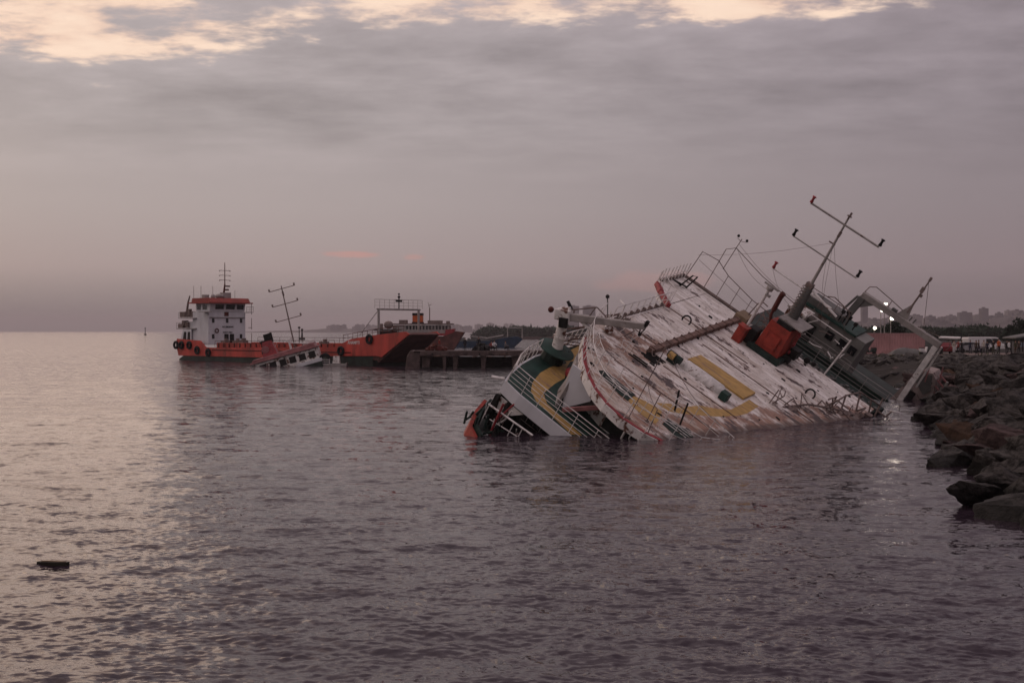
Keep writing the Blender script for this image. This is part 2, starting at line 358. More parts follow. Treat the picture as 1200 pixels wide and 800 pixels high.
def build_water():
    mb = bpy.data.meshes.new('sea')
    rr = [7.0]
    while rr[-1] < 10500:
        d = rr[-1]; rr.append(d + min(max(0.045, d * d / 6720 * 0.75), max(0.09 * d, 0.5)))
    rr = np.array(rr); na = 640
    th = np.linspace(R_(-34), R_(34), na)
    D, A = np.meshgrid(rr, th, indexing='ij')
    x = D * np.sin(A); y = D * np.cos(A)
    cell = np.maximum(np.gradient(rr)[:, None] * np.ones_like(D) * 0.8, D * (th[1] - th[0]))
    z = water_height(x, y, cell)
    edge = np.minimum(1, (R_(34) - np.abs(A)) / R_(2)) ; z *= edge; z[0] = 0
    nr = len(rr)
    V = np.stack([x.ravel(), y.ravel(), z.ravel()], 1)
    i = np.arange(nr - 1)[:, None] * na + np.arange(na - 1)[None, :]
    F = np.stack([i, i + 1, i + na + 1, i + na], -1).reshape(-1, 4)
    # the rest of the disc, flat and coarse
    rc = [0.01, 7.0, 50, 300, 2000, float(rr[-1])]; nb = 40
    tb = np.linspace(R_(34), R_(326), nb); base = len(V)
    V2 = np.array([[r * math.sin(t), r * math.cos(t), 0] for r in rc for t in tb])
    j = np.arange(len(rc) - 1)[:, None] * nb + np.arange(nb - 1)[None, :] + base
    F2 = np.stack([j, j + 1, j + nb + 1, j + nb], -1).reshape(-1, 4)
    b3 = base + len(V2); tf = np.linspace(R_(-34), R_(34), 6)
    V3 = np.array([[r * math.sin(t), r * math.cos(t), 0] for r in (0.01, 7.0) for t in tf])
    k = np.arange(5) + b3; F3 = np.stack([k, k + 1, k + 7, k + 6], -1)
    V = np.concatenate([V, V2, V3]); F = np.concatenate([F, F2, F3])[:, ::-1]
    mb.vertices.add(len(V)); mb.vertices.foreach_set('co', V.astype(np.float32).ravel())
    mb.loops.add(F.size); mb.loops.foreach_set('vertex_index', F.astype(np.int32).ravel())
    mb.polygons.add(len(F)); mb.polygons.foreach_set('loop_start', np.arange(0, F.size, 4, dtype=np.int32))
    mb.polygons.foreach_set('use_smooth', np.ones(len(F), bool))
    mb.update(calc_edges=True); mb.validate()
    o = bpy.data.objects.new('sea', mb); COL.objects.link(o)
    m = bpy.data.materials.new('sea_water'); m.use_nodes = True; t = NT(m.node_tree); b = m.node_tree.nodes['Principled BSDF']
    b.inputs['Base Color'].default_value = (0.030, 0.020, 0.030, 1); b.inputs['IOR'].default_value = 1.333
    b.inputs['Specular IOR Level'].default_value = 0.5
    co = t.new('ShaderNodeTexCoord').outputs['Object']
    def slopes(vec, scale, detail, amp):
        n = t.new('ShaderNodeTexNoise'); t.l.new(vec, n.inputs['Vector']); n.inputs['Scale'].default_value = scale
        n.inputs['Detail'].default_value = detail; n.inputs['Roughness'].default_value = 0.62
        v = t.new('ShaderNodeVectorMath', operation='SUBTRACT'); t.l.new(n.outputs['Color'], v.inputs[0]); v.inputs[1].default_value = (.5, .5, .5)
        m_ = t.new('ShaderNodeVectorMath', operation='MULTIPLY'); t.l.new(v.outputs[0], m_.inputs[0]); m_.inputs[1].default_value = (amp * .7, amp, 0)
        return m_.outputs[0]
    v1 = slopes(t.mapping(co, (1.0, 2.4, 1), rot=(0, 0, 0.12)), 4.5, 6, 1.05)
    v2 = slopes(t.mapping(co, (1.0, 1.5, 1), rot=(0, 0, -0.15), loc=(40, 4, 0)), 0.9, 7, 0.85)
    # slow patches: wind-ruffled against slicker water
    gp = t.smooth(t.noise(t.mapping(co, (0.5, 1.0, 1), loc=(3, 9, 0)), 0.045, 4, 0.6), 0.35, 0.65, 0.72, 1.2)
    sc_ = t.new('ShaderNodeVectorMath', operation='SCALE'); t.l.new(v1, sc_.inputs[0]); t.l.new(gp, sc_.inputs['Scale'])
    ad = t.new('ShaderNodeVectorMath', operation='ADD'); t.l.new(sc_.outputs[0], ad.inputs[0]); t.l.new(v2, ad.inputs[1])
    gn = t.new('ShaderNodeNewGeometry').outputs['Normal']
    ad2 = t.new('ShaderNodeVectorMath', operation='ADD'); t.l.new(ad.outputs[0], ad2.inputs[0]); t.l.new(gn, ad2.inputs[1])
    no = t.new('ShaderNodeVectorMath', operation='NORMALIZE'); t.l.new(ad2.outputs[0], no.inputs[0]); t.l.new(no.outputs[0], b.inputs['Normal'])
    b.inputs['Roughness'].default_value = 0.05
    mb.materials.append(m)
    return tag(o, kind='structure')
build_water()

# ------------------------------------------------------------------ land: breakwater ground, far shores, hills
def mesh_obj(name, V, F, m, kind=None, smooth=True):
    me = bpy.data.meshes.new(name); me.from_pydata([tuple(v) for v in V], [], F); me.update(); me.materials.append(m)
    if smooth:
        for p in me.polygons: p.use_smooth = True
    o = bpy.data.objects.new(name, me); COL.objects.link(o)
    if kind: o['kind'] = kind
    return o
SHORE = [(9.5, -30), (9.6, 0), (10.5, 15), (12.3, 25), (13.2, 31), (15.4, 40), (18.4, 51), (22.0, 62), (26.5, 75), (30.5, 90), (33.0, 103), (29, 113), (22, 119), (13, 128), (6, 150), (4, 180), (14, 260), (60, 420)]
def shore_x(y):
    for a, b in zip(SHORE[:11], SHORE[1:11]):
        if a[1] <= y <= b[1]: return a[0] + (b[0] - a[0]) * (y - a[1]) / (b[1] - a[1])
    return 33.0
def offset_line(pts, d):
    out = []
    for i, p in enumerate(pts):
        a = Vector(pts[max(0, i - 1)]); b = Vector(pts[min(len(pts) - 1, i + 1)]); t = (b - a).normalized()
        n = Vector((t.y, -t.x)); out.append((p[0] + n.x * d, p[1] + n.y * d))
    return out
M['ground'] = mat('rubble_ground', (0.026, 0.023, 0.021), 0.95, 0.4, 0.6, bump=0.2, bscale=1.5)
M['path'] = mat('paved_path', (0.17, 0.125, 0.115), 0.9, 0.2, 1.0)
M['grass'] = mat('rough_grass', (0.045, 0.055, 0.025), 0.9, 0.4, 0.8)
M['hill'] = mat('hill_ground', (0.055, 0.050, 0.052), 0.9, 0.3, 0.01)
V = []; offs = [(-2.5, -1.6), (0, -0.35), (3, 0.75), (6, 1.35), (8.5, 1.75), (10, 1.88), (40, 1.9)]
SH = [p for p in SHORE]
def crest(o_, z_, y_):
    k = max(0.0, min(1.0, (118 - y_) / 40)); steep = [(-2.5, -1.6), (0, -.2), (3, 1.75), (6, 2.5), (8.5, 2.6), (10, 2.6), (40, 2.3)]
    zs = dict(steep)[o_]; return z_ * (1 - k) + zs * k
for o_, z_ in offs:
    L_ = offset_line(SH, o_)
    for (x_, y_) in L_: V.append((x_, y_, crest(o_, z_, y_)))
n_ = len(SH); F = []
for i in range(len(offs) - 1):
    for k in range(n_ - 1): F.append((i * n_ + k, i * n_ + k + 1, (i + 1) * n_ + k + 1, (i + 1) * n_ + k))
mesh_obj('shore_bank', V, F, M['ground'], 'structure')
V = [(60, -30, 1.86), (5000, -30, 1.86), (6000, 3600, 1.86), (620, 3600, 1.86), (150, 500, 1.86), (60, 300, 1.86), (38, 160, 1.86), (50, 100, 1.86)]
mesh_obj('ground', V, [tuple(range(8))], M['ground'], 'structure', False)
# promenade path along the top of the bank
pl = [(27, 143.0), (33, 143.5), (45, 144.5), (58, 146), (72, 148)]
mb = MB(); q = offset_line(pl, 0)
for a, b in zip(pl, pl[1:]):
    mb.add([(a[0], a[1], 1.925), (b[0], b[1], 1.925), (b[0] + .5, b[1] + 12, 1.925), (a[0] + .5, a[1] + 12, 1.925)], [(0, 1, 2, 3)])
tag(mb.build('promenade', M['path']), kind='structure')

def far_terrain(name, xs, y0, y1, hf, m):
    V = []; ny = 6; nx = len(xs)
    for j in range(ny):
        f = j / (ny - 1)
        for x_ in xs: V.append((x_, y0 + (y1 - y0) * f, 0.3 + hf(x_) * min(1, f * 1.3)))
    F = [(j * nx + i, j * nx + i + 1, (j + 1) * nx + i + 1, (j + 1) * nx + i) for j in range(ny - 1) for i in range(nx - 1)]
    return mesh_obj(name, V, F, m, 'structure')
def hill_h(x):   # right-hand hill at 2.3-2.9 km
    f = (x / 2600 * 1400 + 600)
    return max(2.0, 27 + 4 * math.sin(f * 0.021 + 1) + 4 * math.sin(f * 0.06) + 7 * max(0, min(1, (f - 1040) / 80)))
far_terrain('hills', [560 + i * 12 for i in range(90)], 2250, 2700, hill_h, M['hill'])
def low_h(x):
    f = (x / 4600 * 1400 + 600); a = max(0.0, min(1.0, (f - 285) / 120))
    return 3 + a * (9 + 7 * abs(math.sin(f * 0.045 + .5)) + 4 * mn.noise((f * 0.11, 0, 3)))
far_terrain('distant_shore', [-1060 + i * 16 for i in range(170)], 4500, 4900, low_h, M['hill'])

# ------------------------------------------------------------------ haze
hz = MB(); hz.b2((-11500, -11500, -3.0), (11500, 11500, 135)); 
hm = bpy.data.materials.new('haze_air'); hm.use_nodes = True; ht = hm.node_tree; ht.nodes.clear()
vo = ht.nodes.new('ShaderNodeVolumePrincipled'); vo.inputs['Density'].default_value = 0.00014
vo.inputs['Color'].default_value = (0.86, 0.80, 0.83, 1); vo.inputs['Anisotropy'].default_value = 0.1
oo = ht.nodes.new('ShaderNodeOutputMaterial'); ht.links.new(vo.outputs[0], oo.inputs['Volume'])
hob = hz.build('haze', hm); tag(hob, kind='stuff')

# ------------------------------------------------------------------ the wreck
ROT = Matrix(((0.7363, 0.5324, 0.4176), (-0.3741, 0.8345, -0.4046), (-0.5638, 0.1417, 0.8136)))
_q = ROT.to_quaternion().normalized()
wreck = bpy.data.objects.new('wrecked_ship', None); COL.objects.link(wreck)
wreck.rotation_mode = 'QUATERNION'; wreck.rotation_quaternion = _q; wreck.location = (10.893, 62.245, 2.488 )
tag(wreck, 'wrecked ship lying heeled over in the water with scraped white deck and red funnel', 'shipwreck')

near_end = [(-6.05, -3.8), (-5.75, -5.2), (-5.2, -6.6), (-4.55, -7.8), (-3.85, -8.9), (-3.0, -9.85), (-2.1, -10.6), (-1.1, -11.1), (0, -11.3)]
outline = near_end + [(-x, y) for x, y in reversed(near_end[:-1])] + [(6.2, 9.7), (-5.75, 9.7), (-5.65, -1.0)]
d = MB().prism(outline, -0.16, 0.0).build('upper_deck', M['deck'], wreck)
# white skirt and red stripe round the rounded end of the upper deck
def band(path, u0, u1, out_, thick):
    mb = MB(); P_ = [Vector((p[0], p[1])) for p in path]; O = offset_line(path, out_); I = offset_line(path, out_ - thick)
    n = len(path); vs = []
    for (a, b), (c, e) in zip(O, I): vs += [(a, b, u0), (a, b, u1), (c, e, u1), (c, e, u0)]
    fs = []
    for i in range(n - 1):
        for k in range(4): fs.append((i * 4 + k, i * 4 + (k + 1) % 4, (i + 1) * 4 + (k + 1) % 4, (i + 1) * 4 + k))
    fs += [(0, 1, 2, 3), ((n - 1) * 4 + 3, (n - 1) * 4 + 2, (n - 1) * 4 + 1, (n - 1) * 4)]
    return mb.add(vs, fs)
full_end = near_end + [(-x, y) for x, y in reversed(near_end[:-1])]
band(full_end, -0.40, 0.03, 0.05, 0.12).build('deck_skirt', M['white'], wreck)
band(near_end[2:] + [(1.1, -11.1), (2.1, -10.6)], -0.02, 0.062, -0.02, 0.17).build('edge_stripe', M['stripe'], wreck)
# bridge wings with sides painted red and white
mb = MB(); mb.prism([(-5.75, 3.75), (-6.6, 4.7), (-7.5, 5.6), (-7.6, 9.7), (-5.75, 9.7)], -0.12, 0.03); mb.build('bridge_wing', M['deck'], wreck)
mb = MB(); mb.tube([(-5.55, 3.7, .12), (-6.7, 4.75, .14)], .17, 4); mb.tube([(-6.7, 4.75, .14), (-7.35, 5.4, .2)], .2, 4); mb.build('wing_edge', M['stripe'], wreck)
mb = MB(); mb.tube([(-5.55, 3.62, -.12), (-6.8, 4.7, -.16)], .13, 4); mb.build('wing_underside', M['rail'], wreck)
# dark coaming along the far edge
mb = MB(); mb.tube([(-7.62, 6.5, .12), (-7.6, 9.7, .12), (-6.6, 9.95, .05), (-3.2, 9.95, .05)], 0.11, 5); mb.build('edge_coaming', M['raildark'], wreck)
# longitudinal stringer lying on the deck
mb = MB(); mb.b2((-3.12, -3.3, 0.003), (-2.82, 9.6, 0.26)); 
for k in range(14): mb.b2((-3.18, -3.1 + k * 0.95, 0.003), (-2.78, -3.02 + k * 0.95, 0.30))
mb.build('stringer', M['brownsteel'], wreck)
mb = MB(); mb.b2((-3.3, 8.6, 0.0), (-2.5, 9.9, 0.42)); mb.build('stringer_end_box', M['wood'], wreck)
# yellow hatch cover and yellow painted curve
mb = MB(); mb.prism([(-1.68, -1.05), (1.86, -1.0), (1.88, 0.62), (-1.62, 0.42)], 0.002, 0.13); mb.build('hatch_cover', M['yellow'], wreck, bevel=0.02)
mb = MB()
mb.prism([(-0.94, -9.21), (-0.94, -8.6), (-0.58, -8.33), (0.42, -7.95), (0.8, -8.99), (0.92, -9.58), (0.18, -9.66), (-0.5, -9.52)], 0.001, 0.006)
mb.prism([(-0.10, -7.68), (0.28, -6.74), (0.62, -6.75), (0.73, -6.23), (1.05, -4.84), (1.63, -3.93), (2.02, -2.99), (2.03, -1.66), (2.0, -0.41), (2.59, -0.42), (2.63, -2.04), (2.53, -2.96), (2.01, -4.69), (1.34, -6.23), (0.92, -7.08), (0.62, -7.56)], 0.001, 0.006)
mb.build('painted_curve', M['yellow'], wreck)
# white liferaft canister shaped locker, winch and small green box
def capsule(mb, a, b, r, n=12):
    a, b = Vector(a), Vector(b); dd = (b - a).normalized(); pts = []
    for f in (-1, -.7, -.35, 0): pts.append((a + dd * f * r * -(-1), r * math.sqrt(max(0.02, 1 - f * f))))
    return pts
mb = MB(); rot = Matrix.Rotation(R_(90), 3, 'Y')
mb.lathe([(.05, -1.35), (.28, -1.28), (.38, -1.1), (.40, 0), (.38, 1.1), (.28, 1.28), (.05, 1.35)], (-0.25, -2.0, 0.04), 14, rot)
mb.build('locker', M['rail'], wreck, smooth=True)
mb = MB(); mb.box((-1.95, -2.55, .22), (.5, .4, .4)); mb.tube([(-2.3, -2.55, .35), (-1.5, -2.55, .35)], .2, 10); wn = mb.build('winch', M['dkgreen'], wreck)
mb = MB(); mb.tube([(-2.2, -2.72, .38), (-1.85, -2.72, .38)], .19, 10); mb.build('drum', M['yellow'], wn)
mb = MB(); mb.box((1.3, -2.5, .22), (.45, .5, .42)); mb.build('vent_box', M['green'], wreck, bevel=0.03)
# mushroom rings on the deck
for (x_, y_) in ((-4.0, 3.0), (3.55, 4.8)):
    mb = MB(); mb.tube([(x_ + .26 * math.cos(a), y_ + .05 * math.sin(a), .28 + .26 * math.sin(a)) for a in np.linspace(-.5, math.pi + .5, 12)], .05, 6); mb.build('ring', M['black'], wreck)
# openings in the deck with dark green gratings
for poly in ([(-2.99, -8.75), (-2.87, -8.3), (-0.95, -8.41), (-0.81, -9.4), (-1.33, -9.4)], [(0.95, -8.36), (1.63, -8.13), (2.37, -8.24), (2.11, -9.33), (1.08, -9.14)]):
    mb = MB(); mb.prism(poly, 0.004, 0.03)
    g = mb.build('grating', M['dkgreen'], wreck)
    mb = MB(); cx = sum(p[0] for p in poly) / len(poly); cy = sum(p[1] for p in poly) / len(poly)
    for k in range(3): mb.tube([(cx - .7, cy - .25 + k * .25, .06), (cx + .7, cy - .25 + k * .25, .06)], .02, 4)
    mb.build('grating_bar', M['rail'], g)
# single bent stanchions left standing
for (a, b) in (((2.88, 1.39, 0), (2.72, 1.45, .85)), ((4.91, 4.67, 0), (5.05, 4.7, 1.0)), ((0.05, -10.8, 0), (-.12, -10.7, 3.9)), ((1.2, -10.9, 0), (1.0, -10.8, 1.2)), ((0.6, -9.9, 0), (.5, -9.9, 1.5))):
    mb = MB(); mb.tube([a, b], .024, 6); mb.box(a, (.16, .16, .1)); mb.build('stanchion', M['raildark'], wreck)
# scattered torn brackets, rust lumps and small fittings on the deck
for k in range(46):
    x_ = random.uniform(-5.2, 5.4); y_ = random.uniform(-9, 9.2)
    if abs(x_) < 2.1 and -3.2 < y_ < .9: continue
    s_ = random.uniform(.03, .09)
    mb = MB(); mb.box((x_, y_, s_ * .45), (s_ * random.uniform(1.5, 5), s_ * 1.3, s_), Matrix.Rotation(random.uniform(-.3, .3), 3, 'Z'), (.7, .5)); mb.build('torn_bracket', M['black'], wreck)
mb = MB()
for k in range(9): mb.box((-2.6 + random.uniform(-.1, .1), -3.1 - k * .12, .03), (random.uniform(.6, 1.1), .05, .06))
mb.b2((-3.35, -5.0, .005), (-2.2, -4.9, .05)); mb.b2((-3.2, -4.75, .005), (-2.3, -4.65, .05)); mb.build('loose_plank', M['black'], wreck)
# railing of the rounded end: tall white rail with two bars
rp = [(x * .995, y * .995, 0.03) for x, y in near_end]
mb = MB(); railing(mb, rp, 1.05, levels=3, every=0.85, r=.032, wob=.03)
mb.build('end_railing', M['rail'], wreck)
mb = MB(); rq = [(-x * .995, y * .995, 0.03) for x, y in near_end[::-1][:7]]
railing(mb, rq, 0.95, levels=2, every=1.1, r=.026, wob=.12); mb.build('end_railing', M['rail'], wreck)
# inner guard rails (stair wells) on the near deck
mb = MB(); railing(mb, [(-3.1, -9.0, .02), (-2.95, -8.1, .02), (-.6, -8.0, .02), (1.2, -7.9, .02)], .9, levels=3, every=.8, r=.024); mb.build('stairwell_railing', M['rail'], wreck)
mb = MB(); railing(mb, [(.8, -8.2, .02), (.75, -7.2, .02), (3.6, -7.6, .02), (4.6, -7.9, .02)], .95, levels=2, every=.9, r=.026, wob=.04); mb.build('stairwell_railing', M['rail'], wreck)
mb = MB(); mb.tube([(.75, -7.2, 0), (.45, -7.3, 1.05)], .05, 6); mb.tube([(1.5, -8.0, 0), (1.3, -8.0, 1.1)], .05, 6); mb.build('stairwell_post', M['black'], wreck)
# port side railing and wing stanchions
mb = MB(); railing(mb, [(-5.75, -3.0, 0), (-5.72, -1.2, 0), (-5.72, 3.6, 0)], .92, levels=2, every=.75, r=.035, wob=.02); mb.build('port_railing', M['rail'], wreck)
mb = MB(); mb.tube([(-5.8, -2.4, .06), (-5.75, 3.5, .06)], .07, 5)
for k in range(8): mb.box((-5.8, -2 + k * .75, .12), (.16, .14, .2))
mb.build('port_gutter', M['raildark'], wreck)
mb = MB()
for k in range(9):
    y_ = 5.6 + k * .5; mb.tube([(-7.45, y_, .05), (-7.5 + random.uniform(-.05, .05), y_, 1.05)], .03, 5)
mb.tube([(-7.45, 5.6, .5), (-7.5, 9.6, .5)], .02, 5)
mb.build('wing_stanchions', M['rail'], wreck)
mb = MB(); mb.tube([(-6.9, 7.9, 0), (-6.5, 7.9, 1.0), (-6.3, 8.2, 1.0), (-6.6, 8.2, 0)], .05, 5); mb.tube([(-6.9, 7.9, .1), (-7.2, 7.2, .35), (-6.6, 8.2, .1)], .05, 5); mb.build('davit', M['black'], wreck)
# far edge: tall thin rail frames against the sky
mb = MB(); U = 9.9
mb.tube([(-7.5, U, 0), (-7.35, U, 1.95), (-6.2, U, 2.05), (-5.2, U, 1.6), (-3.2, U, 1.2), (-1.0, U, 1.05)], .028, 5)
mb.tube([(-7.3, U, 1.4), (-5.2, U, 1.1), (-3.2, U, .8), (-1.0, U, .7)], .012, 4)
for x_, z_ in ((-5.2, 1.6), (-4.2, 1.4), (-3.2, 1.2), (-2.2, 1.1)): mb.tube([(x_, U, 0), (x_, U, z_)], .022, 5)
mb.tube([(-6.15, U, -.05), (-6.15, U, 2.9), (-5.65, U, 3.3), (-3.4, U, 2.75), (-.4, U, 2.4)], .026, 5)
mb.tube([(-5.7, U, 1.75), (-5.65, U, 3.3), (-5.62, U, 3.95)], .026, 5)
mb.tube([(-5.9, U, 3.85), (-5.62, U, 3.8), (-5.3, U, 3.9)], .018, 4)
mb.build('far_railing', M['raildark'], wreck)
mb = MB(); mb.ball((-5.9, U, 4.0), .09); mb.ball((-5.3, U, 4.02), .09); mb.build('small_antenna', M['black'], wreck, smooth=True)
# bent pipe frame and ladders between rail and radar post
mb = MB(); mb.tube([(-2.9, 9.6, 0), (-2.7, 9.6, 1.3), (-2.45, 9.6, 1.55), (-2.1, 9.6, 1.5)], .04, 6); mb.tube([(-2.6, 9.3, 0), (-2.3, 9.3, .9), (-1.7, 9.3, 1.0), (-1.5, 9.3, .5)], .035, 6)
mb.tube([(-1.6, 9.0, .1), (-1.3, 9.0, 1.2), (-1.0, 9, 1.35), (-.8, 9, .9)], .04, 6); mb.build('pipe_frame', M['raildark'], wreck)
# radar post
mb = MB(); mb.tube([(-2.17, 8, 0), (-2.16, 8, 2.85)], .085, 8); rp_ = mb.build('radar_post', M['rail'], wreck)
mb = MB(); mb.lathe([(.1, -.12), (.2, -.08), (.22, .1), (.1, .18)], (-2.16, 8, 2.92), 10); mb.box((-2.12, 8, 3.12), (.95, .14, .1)); mb.box((-2.05, 8, 2.55), (.3, .2, .12)); mb.build('radar_scanner', M['midgrey'], rp_, smooth=False)
# small red locker beside the funnel
mb = MB(); mb.box((-1.72, 5.8, .47), (.55, .55, .93)); mb.b2((-2.05, 5.48, .94), (-1.4, 6.12, 1.02)); lk = mb.build('red_locker', M['red'], wreck, bevel=.02)
# funnel casing
fn = MB(); fn.box((-.1, 7.55, 1.02), (1.58, 2.5, 2.02), None, (.86, .92)); fo = fn.build('funnel', M['red'], wreck, bevel=.03)
mb = MB(); mb.b2((-1.15, 6.0, 0.002), (.95, 9.1, .32)); mb.build('funnel_plinth', M['dkgreen'], fo)
mb = MB(); mb.b2((-.45, 6.40, 1.75), (.50, 8.6, 2.25)); mb.build('funnel_band', M['black'], fo)
mb = MB(); mb.b2((-.55, 6.6, 2.25), (1.0, 8.7, 2.32)); mb.build('funnel_top_plate', M['midgrey'], fo)
mb = MB(); mb.b2((-.55, 6.24, .55), (.32, 6.30, 1.4)); mb.b2((-.5, 6.21, .6), (-.46, 6.26, 1.35)); mb.b2((.24, 6.21, .6), (.28, 6.26, 1.35)); mb.build('funnel_door', M['red'], fo, bevel=.01)
mb = MB(); mb.box((-1.3, 6.6, .55), (.62, .9, .95)); mb.build('funnel_side_tank', M['black'], fo, bevel=.08)
mb = MB(); mb.box((1.02, 8.0, .62), (.5, .8, .55)); mb.tube([(.72, 7.2, .3), (1.2, 7.2, .3)], .2, 10); mb.build('blower', M['black'], fo)
for k in range(3):
    mb = MB(); mb.lathe([(.02, 0), (.13, .02), (.13, .10), (.05, .14)], (.74, 7.6, 1.7 - k * .55), 10, Matrix.Rotation(R_(90), 3, 'Y')); mb.build('vent_cap', M['stripe'], fo)
# exhaust pipe
mb = MB(); mb.tube([(-.7, 6.7, 1.5), (-1.0, 6.6, 2.2), (-1.0, 6.6, 2.5)], .09, 8); mb.tube([(-1.0, 6.6, 2.45), (-1.05, 6.6, 3.4)], .15, 8); mb.tube([(-1.05, 6.6, 3.4), (-1.0, 6.6, 3.6)], .16, 8); mb.build('exhaust_pipe', M['darkred'], fo, smooth=True)
# rag of machinery behind the funnel
mb = MB()
for k in range(40):
    a = Vector((random.uniform(-1.9, -.9), random.uniform(8.6, 9.8), random.uniform(.1, 1.1))); b = a + Vector((random.uniform(-.4, .7), random.uniform(-.2, .2), random.uniform(-.3, .3))); mb.tube([a, b], random.uniform(.02, .06), 4)
mb.build('tangled_pipes', M['raildark'], wreck)
# mast: thick latticed foot, slim pole, three arms with lamps
mast = MB(); mast.tube([(-.15, 8, 2.15), (-.25, 8, 4.35)], .32, 10, .22); mo = mast.build('mast', M['grey'], wreck, smooth=True)
mb = MB()
for k in range(11): mb.tube([(-.3 + .2 * math.cos(a) - .012 * k, 8 + .36 * math.sin(a), 2.3 + k * .19) for a in np.linspace(0, 6.0, 9)], .03, 4)
mb.build('mast_rungs', M['raildark'], mo)
mb = MB(); mb.tube([(-.25, 8, 4.2), (-.47, 8, 8.9)], .10, 8, .055); mb.build('mast_pole', M['midgrey'], mo, smooth=True)
for c_, d_ in (((-.3, 8, 4.4), (.42, .42, .28)), ((-.45, 8, 8.95), (.1, .1, .28)), ((-.46, 8, 8.86), (.26, .1, .07)), ((-.38, 7.9, 7.75), (.13, .16, .34)), ((-.5, 8, 7.1), (.4, .08, .07))):
    mb = MB(); mb.box(c_, d_); mb.build('mast_fitting', M['raildark'], mo)
for (u, t0, t1, r) in ((8.35, -2.70, 1.78, .065), (6.25, -2.60, 1.66, .045), (4.05, -2.62, 1.4, .05)):
    mb = MB(); mb.tube([(t0, 8, u), (t1, 8, u - .06)], r, 6); am = mb.build('crosstree', M['rail'] if u < 5 else M['midgrey'], mo)
    for j, tt in enumerate((t0, t1)):
        if u < 5 and j == 1: continue
        mb = MB(); mb.tube([(tt, 8, u + .02), (tt, 8, u + .14)], .10, 8); mb.tube([(tt, 8, u + .14), (tt, 8, u + .36)], .075, 8); mb.tube([(tt, 8, u + .36), (tt, 8, u + .42)], .12, 8)
        mb.build('navigation_lamp', M['stripe'] if (j == 0 and u != 6.25) else M['black'], am, smooth=False)
mb = MB(); mb.tube([(-.1, 8, 4.25), (1.9, 8, 3.75)], .075, 6); mb.build('yard_strut', M['rail'], mo)
mb = MB()
for a, b in (((-.5, 8, 7.1), (-6.9, 8, 2.2)), ((-.35, 8, 6.9), (1.4, 9.5, 1.8)), ((-.3, 8, 7.0), (2.2, 12, 2.0)), ((-.3, 8, 6.2), (.7, 9.5, 3.3)), ((-2.6, 8, 4.0), (-.9, 9.5, 2.3))):
    a, b = Vector(a), Vector(b); mb.tube([a.lerp(b, f) - Vector((0, 0, .25 * math.sin(math.pi * f))) for f in np.linspace(0, 1, 7)], .009, 4)
mb.build('stay_wire', M['raildark'], mo)

# lower green deck with its painted yellow band
lo_out = [(-6.95, -1.5), (-6.95, -6.9), (-6.75, -8.4), (-6.4, -9.8), (-6.05, -10.8), (-5.0, -11.0), (-2.0, -11.05), (2.0, -11.05), (5.0, -11.0), (6.1, -10.8), (6.95, -7.0), (6.95, 12.5), (-6.95, 12.5)]
LD = -2.35
MB().prism(lo_out, LD - .1, LD).build('lower_deck', M['green'], wreck)
mb = MB(); mb.prism([(-6.83, -1.85), (-6.62, -4.02), (-6.38, -4.84), (-5.88, -5.24), (-6.0, -6.69), (-5.85, -7.92), (-5.45, -9.22), (-5.0, -10.02), (-4.33, -10.51), (-3.56, -10.63), (-1.85, -10.95), (-1.59, -10.35), (-3.13, -10.16), (-3.97, -10.03), (-4.6, -9.42), (-4.91, -7.91), (-5.04, -6.69), (-5.62, -5.64), (-5.92, -4.83), (-5.83, -3.43)], LD + .001, LD + .006)
mb.build('painted_band', M['yellow'], wreck)
band([(-6.95, -1.5), (-6.95, -6.9), (-6.75, -8.4), (-6.4, -9.8), (-6.05, -10.8), (-5.0, -11.0), (-2.0, -11.05), (2.0, -11.05), (5.0, -11.0), (6.1, -10.8)], LD - .64, LD + .012, .06, .1).build('hull_strake', M['white_clean'], wreck)
mb = MB(); mb.tube([(-6.2, -10.7, LD - .02), (-6.75, -10.9, LD - .25)], .09, 6); mb.build('fairlead', M['rail'], wreck)
# hull below: sides down to the waterline and beyond, dark recessed opening under the strake
hull_pl = [(-6.8, -9.0), (-6.2, -10.2), (-5.2, -9.6), (-4.0, -9.4), (4.0, -9.4), (5.8, -9.6), (6.8, -8.2), (6.9, 12.4), (-6.9, 12.4)]
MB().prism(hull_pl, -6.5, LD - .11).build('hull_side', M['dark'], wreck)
MB().prism([(-5.6, -13.3), (-3, -14.6), (0, -15.2), (3, -14.6), (5.6, -13.3), (6.9, -9), (6.9, 32), (-6.9, 32), (-6.9, -9)], -8.5, -5.2).build('lower_hull', M['boot'], wreck)
mb = MB(); pth = [(-6.3, -11.6), (-5.95, -12.4), (-5.45, -13.2)]
band([(-6.6, -10.6), (-6.15, -12.0), (-5.5, -13.3), (-4.6, -13.9)], -5.4, -3.95, .08, .16).build('bow_bulwark', M['red'], wreck)
band([(-6.55, -10.6), (-6.1, -12.0), (-5.45, -13.3), (-4.7, -13.8)], -5.2, -3.75, -.12, .1).build('bulwark_lining', M['dkgreen'], wreck)
mb = MB()
for k in range(14):
    a = Vector((random.uniform(-6.3, -4.6), random.uniform(-13.2, -11.5), -4.2)); mb.tube([a, a + Vector((random.uniform(-.4, .4), random.uniform(-.2, .2), random.uniform(.2, .8)))], .06, 5)
mb.build('jagged_frames', M['dkgreen'], wreck)
